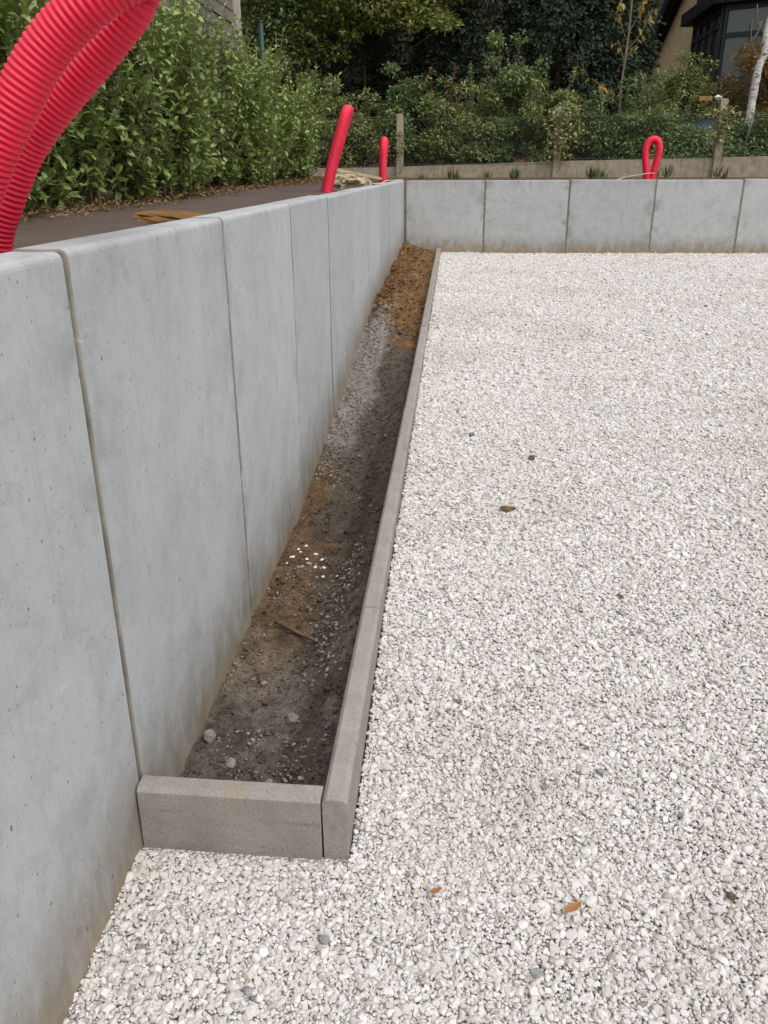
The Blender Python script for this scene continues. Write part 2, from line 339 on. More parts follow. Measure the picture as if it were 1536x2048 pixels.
# ------------------------------------------------------------------ object helpers
def tag(o, label=None, cat=None, group=None, kind=None):
    if label: o['label'] = label
    if cat: o['category'] = cat
    if group: o['group'] = group
    if kind: o['kind'] = kind
    return o
def empty(name, loc, label, cat, group=None, rz=0.0):
    o = bpy.data.objects.new(name, None); COL.objects.link(o); o.location = loc; o.rotation_euler = (0, 0, rz); o.empty_display_size = .05
    return tag(o, label, cat, group)
def link(name, me, parent=None, loc=(0, 0, 0), rot=(0, 0, 0), scale=(1, 1, 1)):
    o = bpy.data.objects.new(name, me); COL.objects.link(o); o.location = loc; o.rotation_euler = rot; o.scale = scale
    if parent: o.parent = parent
    return o
class MB:
    def __init__(s): s.v = []; s.f = []; s.n = 0
    def add(s, v, f):
        v = np.asarray(v, float); s.v.append(v); s.f.extend([tuple(int(i) + s.n for i in q) for q in f]); s.n += len(v); return s
    def box(s, a, b):
        (x0, y0, z0), (x1, y1, z1) = a, b
        return s.add([(x0, y0, z0), (x1, y0, z0), (x1, y1, z0), (x0, y1, z0), (x0, y0, z1), (x1, y0, z1), (x1, y1, z1), (x0, y1, z1)],
                     [(0, 3, 2, 1), (4, 5, 6, 7), (0, 1, 5, 4), (1, 2, 6, 5), (2, 3, 7, 6), (3, 0, 4, 7)])
    def tube(s, pts, rad, k=6, cap=True):
        pts = np.asarray(pts, float); n = len(pts); rad = np.broadcast_to(np.asarray(rad, float), (n,))
        t = np.gradient(pts, axis=0); t /= np.linalg.norm(t, axis=1)[:, None] + 1e-9
        a = np.array([0, 0, 1.]) if abs(t[0, 2]) < .9 else np.array([1., 0, 0])
        u = np.cross(t[0], a); u /= np.linalg.norm(u); V = []
        for i in range(n):
            u = u - t[i] * (u @ t[i]); u /= np.linalg.norm(u) + 1e-9; w = np.cross(t[i], u)
            for j in range(k):
                q = 2 * math.pi * j / k; V.append(pts[i] + rad[i] * (math.cos(q) * u + math.sin(q) * w))
        F = [(i * k + j, i * k + (j + 1) % k, (i + 1) * k + (j + 1) % k, (i + 1) * k + j) for i in range(n - 1) for j in range(k)]
        if cap: F += [tuple(range(k - 1, -1, -1)), tuple(range((n - 1) * k, n * k))]
        return s.add(V, F)
    def mesh(s, name, mat, smooth=False):
        me = bpy.data.meshes.new(name); me.from_pydata(np.concatenate(s.v).tolist(), [], s.f); me.materials.append(mat)
        if smooth: me.polygons.foreach_set('use_smooth', [True] * len(me.polygons))
        me.update(); return me
    def build(s, name, mat, parent=None, smooth=False): return link(name, s.mesh(name, mat, smooth), parent)
def big_mesh(name, V, F, mat, tint=None, smooth=False):
    """V (n,3); F (m,k) one face size"""
    V = np.asarray(V, np.float32); F = np.asarray(F, np.int32); k = F.shape[1]
    me = bpy.data.meshes.new(name); me.vertices.add(len(V)); me.vertices.foreach_set('co', V.ravel())
    me.loops.add(F.size); me.loops.foreach_set('vertex_index', F.ravel())
    me.polygons.add(len(F)); me.polygons.foreach_set('loop_start', np.arange(0, F.size, k, dtype=np.int32))
    if smooth: me.polygons.foreach_set('use_smooth', np.ones(len(F), bool))
    me.update(calc_edges=True)
    if tint is not None:
        a = me.attributes.new('tint', 'FLOAT', 'POINT'); a.data.foreach_set('value', np.asarray(tint, np.float32))
    me.materials.append(mat); return me
def unit(v): return v / (np.linalg.norm(v, axis=-1, keepdims=True) + 1e-9)
# leaf templates: x width, y length, z normal
LAUREL_V = np.array([(0, 0, 0), (-.42, .28, .05), (0, .30, .0), (.42, .28, .05), (-.40, .64, .0), (0, .66, -.05), (.40, .64, .0), (0, 1.0, -.16)])
LAUREL_F = np.array([(0, 2, 1), (0, 3, 2), (1, 2, 5), (1, 5, 4), (2, 3, 6), (2, 6, 5), (4, 5, 7), (5, 6, 7)])
KITE_V = np.array([(0, 0, 0), (-.5, .45, .08), (.5, .45, .08), (0, 1, -.08)]); KITE_F = np.array([(0, 3, 1), (0, 2, 3)])
SPRAY_V = np.array([(0, 0, 0), (-.10, .5, 0), (.10, .5, 0), (0, 1, -.12), (-.42, .62, -.03), (-.26, .34, .02), (.42, .62, -.03), (.26, .34, .02), (-.30, .9, -.1), (.30, .9, -.1)])
SPRAY_F = np.array([(0, 3, 1), (0, 2, 3), (0, 4, 5), (0, 7, 6), (1, 3, 8), (2, 9, 3)])
def leaf_mesh(name, P, D, Nn, L, W, mat, tint, T=(KITE_V, KITE_F), smooth=False):
    P = np.asarray(P); D = unit(np.asarray(D)); Nn = np.asarray(Nn); X = unit(np.cross(D, Nn)); Nn = np.cross(X, D)
    L = np.broadcast_to(np.asarray(L, float), (len(P),)); W = np.broadcast_to(np.asarray(W, float), (len(P),)); tv, tf = T
    V = P[:, None, :] + (L[:, None] * tv[None, :, 1])[..., None] * D[:, None, :] + (W[:, None] * tv[None, :, 0])[..., None] * X[:, None, :] + (L[:, None] * tv[None, :, 2])[..., None] * Nn[:, None, :]
    F = (tf[None] + (np.arange(len(P)) * len(tv))[:, None, None]).reshape(-1, tf.shape[1])
    return big_mesh(name, V.reshape(-1, 3), F, mat, np.repeat(tint, len(tv)), smooth)
def rdir(n, r=rng): return unit(r.normal(size=(n, 3)))
def hull_mesh(name, mat, n=16, sc=(1, .8, .6), seed=0, bevel=.10, jag=.25):
    r = random.Random(seed); bm = bmesh.new()
    for i in range(n):
        v = Vector((r.gauss(0, 1), r.gauss(0, 1), r.gauss(0, 1))).normalized() * (1 - jag * r.random())
        bm.verts.new((v.x * sc[0] * .5, v.y * sc[1] * .5, v.z * sc[2] * .5))
    res = bmesh.ops.convex_hull(bm, input=bm.verts[:])
    bmesh.ops.delete(bm, geom=[g for g in set(res['geom_interior'] + res['geom_unused']) if isinstance(g, bmesh.types.BMVert)], context='VERTS')
    if bevel: bmesh.ops.bevel(bm, geom=bm.edges[:], offset=bevel * min(sc), segments=1, affect='EDGES', profile=.6, clamp_overlap=True)
    bmesh.ops.recalc_face_normals(bm, faces=bm.faces[:])
    me = bpy.data.meshes.new(name); bm.to_mesh(me); bm.free(); me.materials.append(mat); return me
def bevel_box(name, size, mat, off=.006, seg=2, top=None):
    """box centred in x,y; origin at the middle of its top face"""
    bm = bmesh.new(); bmesh.ops.create_cube(bm, size=1)
    for v in bm.verts: v.co = Vector((v.co.x * size[0], v.co.y * size[1], (v.co.z - .5) * size[2]))
    if top:
        e = [e for e in bm.edges if all(abs(v.co.z) < 1e-6 for v in e.verts) and abs(e.verts[0].co.y - e.verts[1].co.y) < 1e-6]
        bmesh.ops.bevel(bm, geom=e, offset=top, segments=4, affect='EDGES', profile=.5)
        e = [e for e in bm.edges if abs(e.verts[0].co.x - e.verts[1].co.x) < 1e-6 and abs(abs(e.verts[0].co.x) - size[0] / 2) < 1e-6 and all(v.co.y < 1e-3 for v in e.verts) or (abs(e.verts[0].co.z - e.verts[1].co.z) < 1e-6 and abs(e.verts[0].co.x - e.verts[1].co.x) < 1e-6 and all(abs(v.co.z) < 1e-4 for v in e.verts))]
        bmesh.ops.bevel(bm, geom=e, offset=off, segments=seg, affect='EDGES', profile=.5)
    else:
        bmesh.ops.bevel(bm, geom=[e for e in bm.edges if all(abs(v.co.z) < 1e-6 for v in e.verts) and abs(e.verts[0].co.y - e.verts[1].co.y) < 1e-6], offset=off, segments=1, affect='EDGES', profile=.5)
        bmesh.ops.bevel(bm, geom=bm.edges[:], offset=.0016, segments=2, affect='EDGES', profile=.5)
    me = bpy.data.meshes.new(name); bm.to_mesh(me); bm.free(); me.materials.append(mat); return me
def rock_mesh(name, mat, size, seed, amp=.22):
    bm = bmesh.new(); bmesh.ops.create_icosphere(bm, subdivisions=4, radius=.5)
    for v in bm.verts:
        p = v.co * 2; o_ = Vector((seed * 3.1, seed, 0))
        blk = Vector(tuple(max(-.72, min(.72, c)) for c in p)) / .72 * .5
        d = mnoise.noise(p * 1.3 + o_) * amp + mnoise.noise(p * 3.1 + o_) * amp * .5 + abs(mnoise.noise(p * 7 + o_)) * amp * .25
        q = blk * (1 + d); v.co = Vector((q.x * size[0], q.y * size[1], q.z * size[2]))
    me = bpy.data.meshes.new(name); bm.to_mesh(me); bm.free(); me.materials.append(mat); return me
ORD = ['first', 'second', 'third', 'fourth', 'fifth', 'sixth', 'seventh', 'eighth', 'ninth', 'tenth', 'eleventh', 'twelfth', 'thirteenth', 'fourteenth', 'fifteenth', 'sixteenth', 'seventeenth', 'eighteenth', 'nineteenth', 'twentieth', 'twenty-first', 'twenty-second', 'twenty-third', 'twenty-fourth']

# ------------------------------------------------------------------ ground
def upper_z(x, y):
    """height of the ground behind the retaining walls"""
    z = 1.185 + .010 * np.maximum(0, y - 4)
    z = np.where(x < -2.2, z + .05 * np.clip(-x - 2.2, 0, 3), z)
    z = z + np.where(y > 14.3, .10 * np.minimum(y - 14.3, 6), 0)
    return z
def ground_sheet():
    mb = MB()
    xs = [-220, -60, -20, -8, -4, -2.2, -1.4, -.752]; ys = [-220, -60, -12, -4, 0, 2, 4, 6, 8, 9.5, 10.8, 12, 13, 14.3, 16, 18, 20.3, 30, 60, 220]
    def grid(xs, ys, zf):
        V = [(x, y, float(zf(np.float64(x), np.float64(y)))) for y in ys for x in xs]; n = len(xs)
        return V, [(j * n + i, j * n + i + 1, (j + 1) * n + i + 1, (j + 1) * n + i) for j in range(len(ys) - 1) for i in range(n - 1)]
    mb.add(*grid(xs, ys, upper_z))
    yb = [y for y in ys if y >= 10.8]; xb = [-.752, 0, 1, 2, 3, 4, 6, 9, 14, 60, 220]
    mb.add(*grid(xb, yb, upper_z))
    mb.add(*grid([-.70, 12, 60, 220], [-220, -12, .4, .94, 1.34, 1.8, 2.4, 3.5, 4.7, 7, 10.76], lambda x, y: float(gz(y)) - .35))
    # the cut banks behind the walls
    for i in range(len(ys) - 1):
        if ys[i + 1] <= 10.8: mb.add([(-.752, ys[i], -.6), (-.752, ys[i + 1], -.6), (-.752, ys[i + 1], float(upper_z(-.752, ys[i + 1]))), (-.752, ys[i], float(upper_z(-.752, ys[i])))], [(0, 1, 2, 3)])
    mb.add([(-.752, 10.8, -.6), (220, 10.8, -.6), (220, 10.8, 1.25), (-.752, 10.8, 1.25)], [(0, 1, 2, 3)])
    tag(mb.build('ground', M['earth']), 'brown garden earth around and behind the walls', kind='structure')
ground_sheet()

def dips(x, y):
    return .011 * mnoise.noise(Vector((x * 1.3, y * 1.1, 7.5))) + .006 * mnoise.noise(Vector((x * 3.5, y * 3.0, 0)))
# gravel bed below the stones
xs = np.linspace(KX1 + .003, 12, 40); ys = np.concatenate([np.array([-12, -4, -1.]), np.linspace(-.5, WY - .003, 70)])
X, Y = np.meshgrid(xs, ys); Z = gz(Y) - .009
ij = lambda nx, ny: np.array([(j * nx + i, j * nx + i + 1, (j + 1) * nx + i + 1, (j + 1) * nx + i) for j in range(ny - 1) for i in range(nx - 1)])
V1 = np.stack([X, Y, Z], -1).reshape(-1, 3); V1[:, 2] += [dips(q[0], q[1]) for q in V1]; F1 = ij(len(xs), len(ys))
x2 = np.linspace(WX - .01, KX1 + .003, 6); y2 = np.concatenate([np.array([-12, -4, -1.]), np.linspace(-.5, 1.345, 16)])
X, Y = np.meshgrid(x2, y2); V2 = np.stack([X, Y, gz(Y) - .009], -1).reshape(-1, 3); V2[:, 2] += [dips(q[0], q[1]) for q in V2]; F2 = ij(len(x2), len(y2)) + len(V1)
tag(link('gravel_bed', big_mesh('gravel_bed', np.concatenate([V1, V2]), np.concatenate([F1, F2]), M['bed'])), 'bed of white limestone chippings across the yard', kind='structure')

# soil in the planting strip
def strip_soil():
    xs = np.linspace(WX - .004, KX0 + .004, 44); ys = np.concatenate([np.linspace(1.36, 4, 230), np.linspace(4.012, WY, 380)])
    X, Y = np.meshgrid(xs, ys); Z = np.empty_like(X)
    for j in range(len(ys)):
        y = ys[j]; w0 = float(sz(y)); k0 = float(kz(y))
        for i in range(len(xs)):
            x = xs[i]; t = (x - WX) / (KX0 - WX)
            floor = w0 + .012 - (.035 * t if y < 5.5 else .0)
            side = min(k0 - .075, w0 + .19) if y < 5.5 else k0 - .055 - .04 * min(1, max(0, (8 - y)))
            s = min(1, max(0, (t - .52) / .48)); s = s * s * (3 - 2 * s)
            z = floor * (1 - s) + side * s
            if y > 5.9:       # clods of clay heaped at the far end
                q = min(1, (y - 5.9) / .3) * (1 - .5 * t)
                z += q * (.10 * max(0, mnoise.noise(Vector((x * 4.5, y * 2.0, 1.7)))) + .045 * (mnoise.noise(Vector((x * 14, y * 10, 3)))))
            z += .016 * mnoise.noise(Vector((x * 9, y * 6, 0))) + .015 * mnoise.noise(Vector((x * 28, y * 22, 5))) + .008 * mnoise.noise(Vector((x * 62, y * 58, 9)))
            if .5 < t < .98 and y < 7: z += .012 * mnoise.noise(Vector((x * 7 + y * 3, y * 9, 12))) * (t - .5) * 2
            Z[j, i] = z
    me = big_mesh('strip_soil', np.stack([X, Y, Z], -1).reshape(-1, 3), ij(len(xs), len(ys)), M['soil'], smooth=True)
    tag(link('strip_soil', me), 'bare sandy soil and orange clay in the narrow planting strip', kind='structure')
    return xs, ys, Z
SX, SYY, SZZ = strip_soil()
def soil_z(x, y):
    j = min(len(SYY) - 1, max(0, int(np.searchsorted(SYY, y)))); i = min(len(SX) - 1, max(0, int(np.searchsorted(SX, x)))); return float(SZZ[j, i])

# membrane on the left terrace
def membrane():
    xs = np.linspace(-2.15, -.765, 36); ys = np.linspace(-1, 9.4, 210); X, Y = np.meshgrid(xs, ys); Z = upper_z(X, Y) + .012
    for j in range(len(ys)):
        for i in range(len(xs)):
            x, y = xs[i], ys[j]
            Z[j, i] += .016 * mnoise.noise(Vector((x * 2.2, y * 1.1, 0))) + .007 * mnoise.noise(Vector((x * 6 + y * 2, y * 3.5, 4))) + .010 * max(0, 1 - abs(x + .79) / .05)
    X = X + np.where(X < -2.0, .05 * np.sin(Y * 3.1), 0)
    me = big_mesh('geotextile_sheet', np.stack([X, Y, Z], -1).reshape(-1, 3), ij(len(xs), len(ys)), M['fabric'], smooth=True)
    tag(link('geotextile_sheet', me), 'brown woven geotextile sheet laid between the left wall and the hedge', 'ground sheet')
membrane()

# added dark bank far behind, blocks the bright sky between the trees
def bank():
    xs = np.linspace(-45, 60, 60); ys = np.linspace(20.5, 60, 26); X, Y = np.meshgrid(xs, ys)
    rise = np.clip((Y - 27) / 6, 0, 1); Z = 1.7 + 9.0 * rise ** .8 + .5 * np.sin(X * .7) * rise
    tag(link('backdrop_bank', big_mesh('backdrop_bank', np.stack([X, Y, Z], -1).reshape(-1, 3), ij(60, 26), M['litter_ground'], smooth=True)), 'added dark bank blocking the sky behind the trees', kind='structure')
bank()

# ------------------------------------------------------------------ retaining walls
PH, PT = 1.62, .10
pl_me = bevel_box('wall_panel', (.983, PT, PH), M['wall_l'], .005, 2, top=.014)
pb_me = bevel_box('wall_panel', (.982, PT, PH), M['wall_b'], .010, 2, top=.008)
wl = empty('retaining_wall', (WX, 1.3836, 0), 'tall pale grey retaining wall of upright precast concrete panels along the left', 'wall')
jit = random.Random(4)
J0 = 1.3836
for i in range(-3, 10):
    ya = J0 + i; yb = min(ya + 1, WY - .012) - (.004 if i == -1 else 0)
    o = link('wall_panel', pl_me, wl)
    o.rotation_euler = (jit.uniform(-.002, .002), jit.uniform(-.0015, .0015), math.pi / 2 + jit.uniform(-.002, .002))
    dx = .004 if i == -1 else jit.uniform(-.0035, .0035)
    dz = {0: 0, 1: .001, 2: .003, 3: -.002, 4: .001}.get(i, jit.uniform(-.003, .003))
    o.location = (-PT / 2 + dx, (ya + yb) / 2 - J0, WTOP + dz); o.scale = ((yb - ya) / 1.0, 1, 1)
    if i > -3:
        mb = MB(); w_ = .013 if i == 0 else .009; mb.box((-.03, -w_, -PH), (-.011, w_, -.004)); f = mb.build('joint_mortar', M['mortar'], wl); f.location = (0, ya - J0, WTOP)
wb = empty('retaining_wall', (WX, WY, 0), 'lower grey retaining wall of wide concrete panels closing the back of the yard', 'wall')
bj = [.016, .972] + [.972 + k for k in range(1, 9)]
for i in range(len(bj) - 1):
    a, b = bj[i], bj[i + 1]; o = link('wall_panel', pb_me, wb); o.scale = ((b - a), 1, 1)
    o.location = ((a + b) / 2, PT / 2 + jit.uniform(-.003, .003), WTOP + jit.uniform(-.003, .003)); o.rotation_euler = (jit.uniform(-.002, .002), jit.uniform(-.002, .002), jit.uniform(-.002, .002))
    if i:
        mb = MB(); mb.box((-.013, .009, -PH), (.013, .03, -.004)); f = mb.build('joint_mortar', M['mortar'], wb); f.location = (a, 0, WTOP)

mb = MB(); mb.box((-.06, .010, -PH), (.022, .04, -.004)); f = mb.build('joint_mortar', M['mortar'], wb); f.location = (0, 0, WTOP)

# ------------------------------------------------------------------ kerbs
KH = .30
ke = empty('kerb_edging', ((KX0 + KX1) / 2, 1.336, 0), 'long straight edging of grey concrete kerb stones between strip and gravel', 'kerb')
kl = [1.336] + [1.336 + .78 + k for k in range(0, 9)] + [WY - .004]
kme = bevel_box('kerb_stone', (1.0, KX1 - KX0, KH), M['kerb'], .009, 1)
for i in range(len(kl) - 1):
    a, b = kl[i], kl[i + 1]; za, zb = float(kz(a)), float(kz(b)); L = b - a
    o = link('kerb_stone', kme, ke, loc=(jit.uniform(-.0014, .0014), (a + b) / 2 - 1.336, (za + zb) / 2 + jit.uniform(-.0006, .0006)), rot=(0, -math.atan2(zb - za, L), math.pi / 2 + jit.uniform(-.001, .001)), scale=((L - .0025), 1, 1))
kc = link('kerb_stone', bevel_box('kerb_stone', (KX0 - .004 - (WX + .009), .052, KH), M['kerb'], .009, 1)); kc.location = ((KX0 - .004 + WX + .009) / 2, 1.364, .197); kc.rotation_euler = (0, R(.4), 0)
tag(kc, 'short grey concrete kerb stone closing the near end of the soil strip', 'kerb')

# ------------------------------------------------------------------ gravel stones (geometry nodes on points)
def gravel():
    P = []
    def field(y0, y1, s, layer_dz, keep=1.0):
        n_y = int((y1 - y0) / (s * .866)) + 1
        for k in range(n_y):
            y = y0 + k * s * .866
            xr = .42 * y + (1.25 if y < 2.6 else .95)
            xl = WX + .004 if y < 1.33 else KX1 + .004
            x = np.arange(xl, xr, s) + (s / 2 if k % 2 else 0)
            yy = np.full_like(x, y)
            q = np.stack([x + rng.uniform(-.38, .38, len(x)) * s, yy + rng.uniform(-.38, .38, len(x)) * s], 1)
            if keep < 1: q = q[rng.random(len(q)) < keep]
            P.append(np.column_stack([q, np.full(len(q), layer_dz), np.full(len(q), s)]))
    field(.62, 1.7, .0069, 0); field(.62, 1.7, .0098, .0032, .50); field(1.7, 2.6, .0074, 0); field(1.7, 2.6, .0106, .0032, .48)
    field(2.6, 4.6, .0084, 0); field(2.6, 4.6, .0126, .0034, .42)
    field(4.6, WY - .010, .0112, 0); field(4.6, WY - .010, .017, .0036, .36)
    P = np.concatenate(P)
    ok = (P[:, 1] < WY - .006) & (P[:, 0] > WX + .003) & ~((P[:, 1] > 1.322) & (P[:, 0] < KX1 + .004))
    P = P[ok]; n = len(P)
    und = np.array([dips(x, y) + mnoise.noise(Vector((x * 11, y * 11, 3))) * .003 for x, y in P[:, :2]])
    z = gz(P[:, 1]) + P[:, 2] + und - .004 + rng.normal(0, .0013, n)
    # chippings ride up a little against walls and kerbs
    size = P[:, 3] * np.clip(rng.lognormal(.14, .33, n), .55, 2.5)
    me = bpy.data.meshes.new('gravel_stones'); me.vertices.add(n); me.vertices.foreach_set('co', np.column_stack([P[:, :2], z]).astype(np.float32).ravel())
    def at(nm, typ, val, key='value'):
        a = me.attributes.new(nm, typ, 'POINT'); a.data.foreach_set(key, val)
    at('scl', 'FLOAT', size.astype(np.float32)); tint = rng.random(n).astype(np.float32); at('tint', 'FLOAT', tint)
    rot = np.column_stack([rng.normal(0, .42, n), rng.normal(0, .42, n), rng.uniform(0, 6.28, n)]).astype(np.float32)
    at('rot', 'FLOAT_VECTOR', rot.ravel(), 'vector'); at('idx', 'INT', rng.integers(0, 12, n).astype(np.int32))
    col = bpy.data.collections.new('chipping_shapes')
    for k in range(12):
        r = random.Random(k); s = (1.15 + .45 * r.random(), .85 + .25 * r.random(), .55 + .3 * r.random())
        col.objects.link(bpy.data.objects.new('chipping_%02d' % k, hull_mesh('chipping', M['gravel'], 17 + k % 6, s, 100 + k, .10, .10)))
    ng = bpy.data.node_groups.new('scatter_gravel', 'GeometryNodeTree')
    ng.interface.new_socket('Geometry', in_out='INPUT', socket_type='NodeSocketGeometry'); ng.interface.new_socket('Geometry', in_out='OUTPUT', socket_type='NodeSocketGeometry')
    gi = ng.nodes.new('NodeGroupInput'); go = ng.nodes.new('NodeGroupOutput'); iop = ng.nodes.new('GeometryNodeInstanceOnPoints'); ci = ng.nodes.new('GeometryNodeCollectionInfo')
    ci.inputs['Collection'].default_value = col; ci.inputs['Separate Children'].default_value = True; ci.inputs['Reset Children'].default_value = True
    def na(nm, typ):
        q = ng.nodes.new('GeometryNodeInputNamedAttribute'); q.data_type = typ; q.inputs['Name'].default_value = nm; return q.outputs['Attribute']
    L = ng.links.new
    L(gi.outputs[0], iop.inputs['Points']); L(ci.outputs[0], iop.inputs['Instance']); iop.inputs['Pick Instance'].default_value = True
    L(na('idx', 'INT'), iop.inputs['Instance Index']); L(na('rot', 'FLOAT_VECTOR'), iop.inputs['Rotation']); L(na('scl', 'FLOAT'), iop.inputs['Scale']); L(iop.outputs[0], go.inputs[0])
    me.materials.append(M['gravel'])
    o = link('gravel_stones', me); md = o.modifiers.new('scatter', 'NODES'); md.node_group = ng
    tag(o, 'loose white limestone chippings covering the yard', 'gravel', kind='stuff')
    print('gravel stones', n)
gravel()
def gtop(x, y): return float(gz(y)) + dips(x, y) + mnoise.noise(Vector((x * 11, y * 11, 3))) * .003 + .003

# single darker stones lying on the gravel
peb = [(.376, 1.62, .020, 'bluestone', 'blue-grey pebble'), (.356, 1.690, .017, 'darkstone', 'small brown pebble'), (.24, 1.56, .017, 'bluestone', 'grey pebble'), (.535, 1.50, .017, 'darkstone', 'dark brown pebble'),
       (.588, 1.30, .020, 'brownstone', 'brown stone'), (.185, 1.10, .022, 'bluestone', 'slate grey stone'), (-.215, 1.135, .022, 'bluestone', 'mid grey pebble'), (.545, 2.36, .022, 'brownstone', 'brown clod'), (.535, 2.27, .026, 'bluestone', 'light grey pebble'), (-.335, 1.02, .018, 'bluestone', 'tiny grey stone'),
       (.575, 2.18, .020, 'bluestone', 'pale grey stone'), (.36, 3.53, .034, 'brownstone', 'dark soil clod'), (.225, 2.98, .045, 'brownstone', 'wide reddish-brown soil clod'), (.10, 3.84, .035, 'darkstone', 'olive-brown stone'), (.04, 1.83, .018, 'darkstone', 'small brown stone')]
for i, (x, y, s, mt, w) in enumerate(peb):
    wid = 1.7 if i == 12 else 1.25
    o = link('pebble', hull_mesh('pebble', M[mt], 18, (wid, 1, .62 if i != 12 else .35), 300 + i, .12, .1), loc=(x, y, gtop(x, y) + s * .18), rot=(0, 0, i * 1.3), scale=(s, s, s))
    near = 'near the bottom edge' if y < 1.2 else ('near the kerb end' if y < 1.9 else 'amid the yard')
    tag(o, '%s on the white gravel %s, %s odd stone by nearness' % (w, near, ORD[sorted(q[1] for q in peb).index(y)]), 'pebble', 'odd stones on the white gravel')

# fallen leaves on the gravel
def fallen_leaf(x, y, L, rz, curl, label):
    V = []; n = 7
    for i in range(n):
        t = i / (n - 1); w = .21 * math.sin(math.pi * min(1, t ** .8)) + .004 + .02 * math.sin(t * 17)
        zc = curl * (t - .5) ** 2
        for s in (-1, 0, 1): V.append((s * w * L, t * L, (zc + abs(s) * w * .55) * L))
    F = [(i * 3 + a, i * 3 + a + 1, (i + 1) * 3 + a + 1, (i + 1) * 3 + a) for i in range(n - 1) for a in (0, 1)]
    root = empty('fallen_leaf', (x, y, gtop(x, y) + .014), label, 'leaf', 'fallen leaves on the gravel', rz)
    MB().add(V, F).build('leaf_blade', M['brownleaf'], root, True)
    MB().tube([(0, .02 * L, .004), (.01 * L, -.18 * L, .006), (.03 * L, -.34 * L, .002)], .0006, 4).build('leaf_stalk', M['stick'], root)
fallen_leaf(-.018, 1.248, .030, R(-60), .6, 'small curled rust-brown leaf on the gravel near the kerb end')
fallen_leaf(.248, 1.222, .046, R(-52), .5, 'longer orange-brown leaf on the gravel in the lower right')
fallen_leaf(-.055, 5.9, .05, R(20), .5, 'small brown leaf on the far gravel close to the kerb')

# pebbles and grit in the soil strip (too many to count)
def strip_grit():
    V = []; F = []; n0 = 0; shapes = [hull_mesh('grit', M['trenchstone'], 11, (1.2, 1, .75), 500 + k, 0, .15) for k in range(6)]
    geo = []
    for me in shapes:
        me.calc_loop_triangles(); geo.append((np.array([v.co[:] for v in me.vertices]), np.array([t.vertices[:] for t in me.loop_triangles]))); bpy.data.meshes.remove(me)
    pts = []
    for _ in range(2000):
        y = 1.4 + 1.5 * random.random() ** 1.25; x = random.uniform(WX + .012, KX0 - .03)
        d = mnoise.noise(Vector((x * 5, y * 4, 2)))
        if d < -.02 or (x > -.33 and random.random() < .8): continue
        pts.append((x, y, random.lognormvariate(-4.95, .42)))
    for _ in range(1700):
        y = random.uniform(3.6, 6.4); x = WX + .01 + abs(random.gauss(0, .07))
        if x > -.4: continue
        pts.append((x, y, random.lognormvariate(-4.7, .40)))
    for _ in range(420):
        pts.append((random.uniform(WX + .02, KX0 - .02), random.uniform(1.4, 10.6), random.lognormvariate(-4.8, .4)))
    for _ in range(170):
        y = random.uniform(2.05, 2.9); pts.append((random.gauss(-.37, .035), y, random.lognormvariate(-4.65, .35)))
    for x, y, s in pts:
        g, f = geo[random.randrange(6)]; a = random.uniform(0, 6.28); c, sn = math.cos(a), math.sin(a); s = min(s, .024)
        q = g * s; q = np.column_stack([q[:, 0] * c - q[:, 1] * sn, q[:, 0] * sn + q[:, 1] * c, q[:, 2]]) + (x, y, soil_z(x, y) + s * .12)
        V.append(q); F.append(f + n0); n0 += len(q)
    tag(link('strip_pebbles', big_mesh('strip_pebbles', np.concatenate(V), np.concatenate(F), M['trenchstone'])), 'grey grit and small stones scattered over the soil strip', 'pebbles', kind='stuff')
strip_grit()
def soil_crumbs():
    V = []; F = []; n0 = 0; me = hull_mesh('crumb', M['soil'], 10, (1.1, 1, .8), 640, 0, .2); me.calc_loop_triangles(); g = np.array([v.co[:] for v in me.vertices]); f = np.array([t.vertices[:] for t in me.loop_triangles]); bpy.data.meshes.remove(me)
    for k in range(11000):
        y = 1.4 + 9.2 * random.random() ** 1.4; x = random.uniform(WX + .01, KX0 - .015); s = min(.055 if y > 6 else .030, random.lognormvariate(-4.85 if y < 6 else -4.2, .55)); a = random.uniform(0, 6.28); c, sn = math.cos(a), math.sin(a)
        q = g * s * np.array([1, random.uniform(.7, 1.2), random.uniform(.6, 1.1)]); q = np.column_stack([q[:, 0] * c - q[:, 1] * sn, q[:, 0] * sn + q[:, 1] * c, q[:, 2]]) + (x, y, soil_z(x, y) + s * .1); V.append(q); F.append(f + n0); n0 += len(q)
    tag(link('soil_crumbs', big_mesh('soil_crumbs', np.concatenate(V), np.concatenate(F), M['soil'])), 'small crumbs and clods of earth over the soil strip', 'clods', kind='stuff')
soil_crumbs()
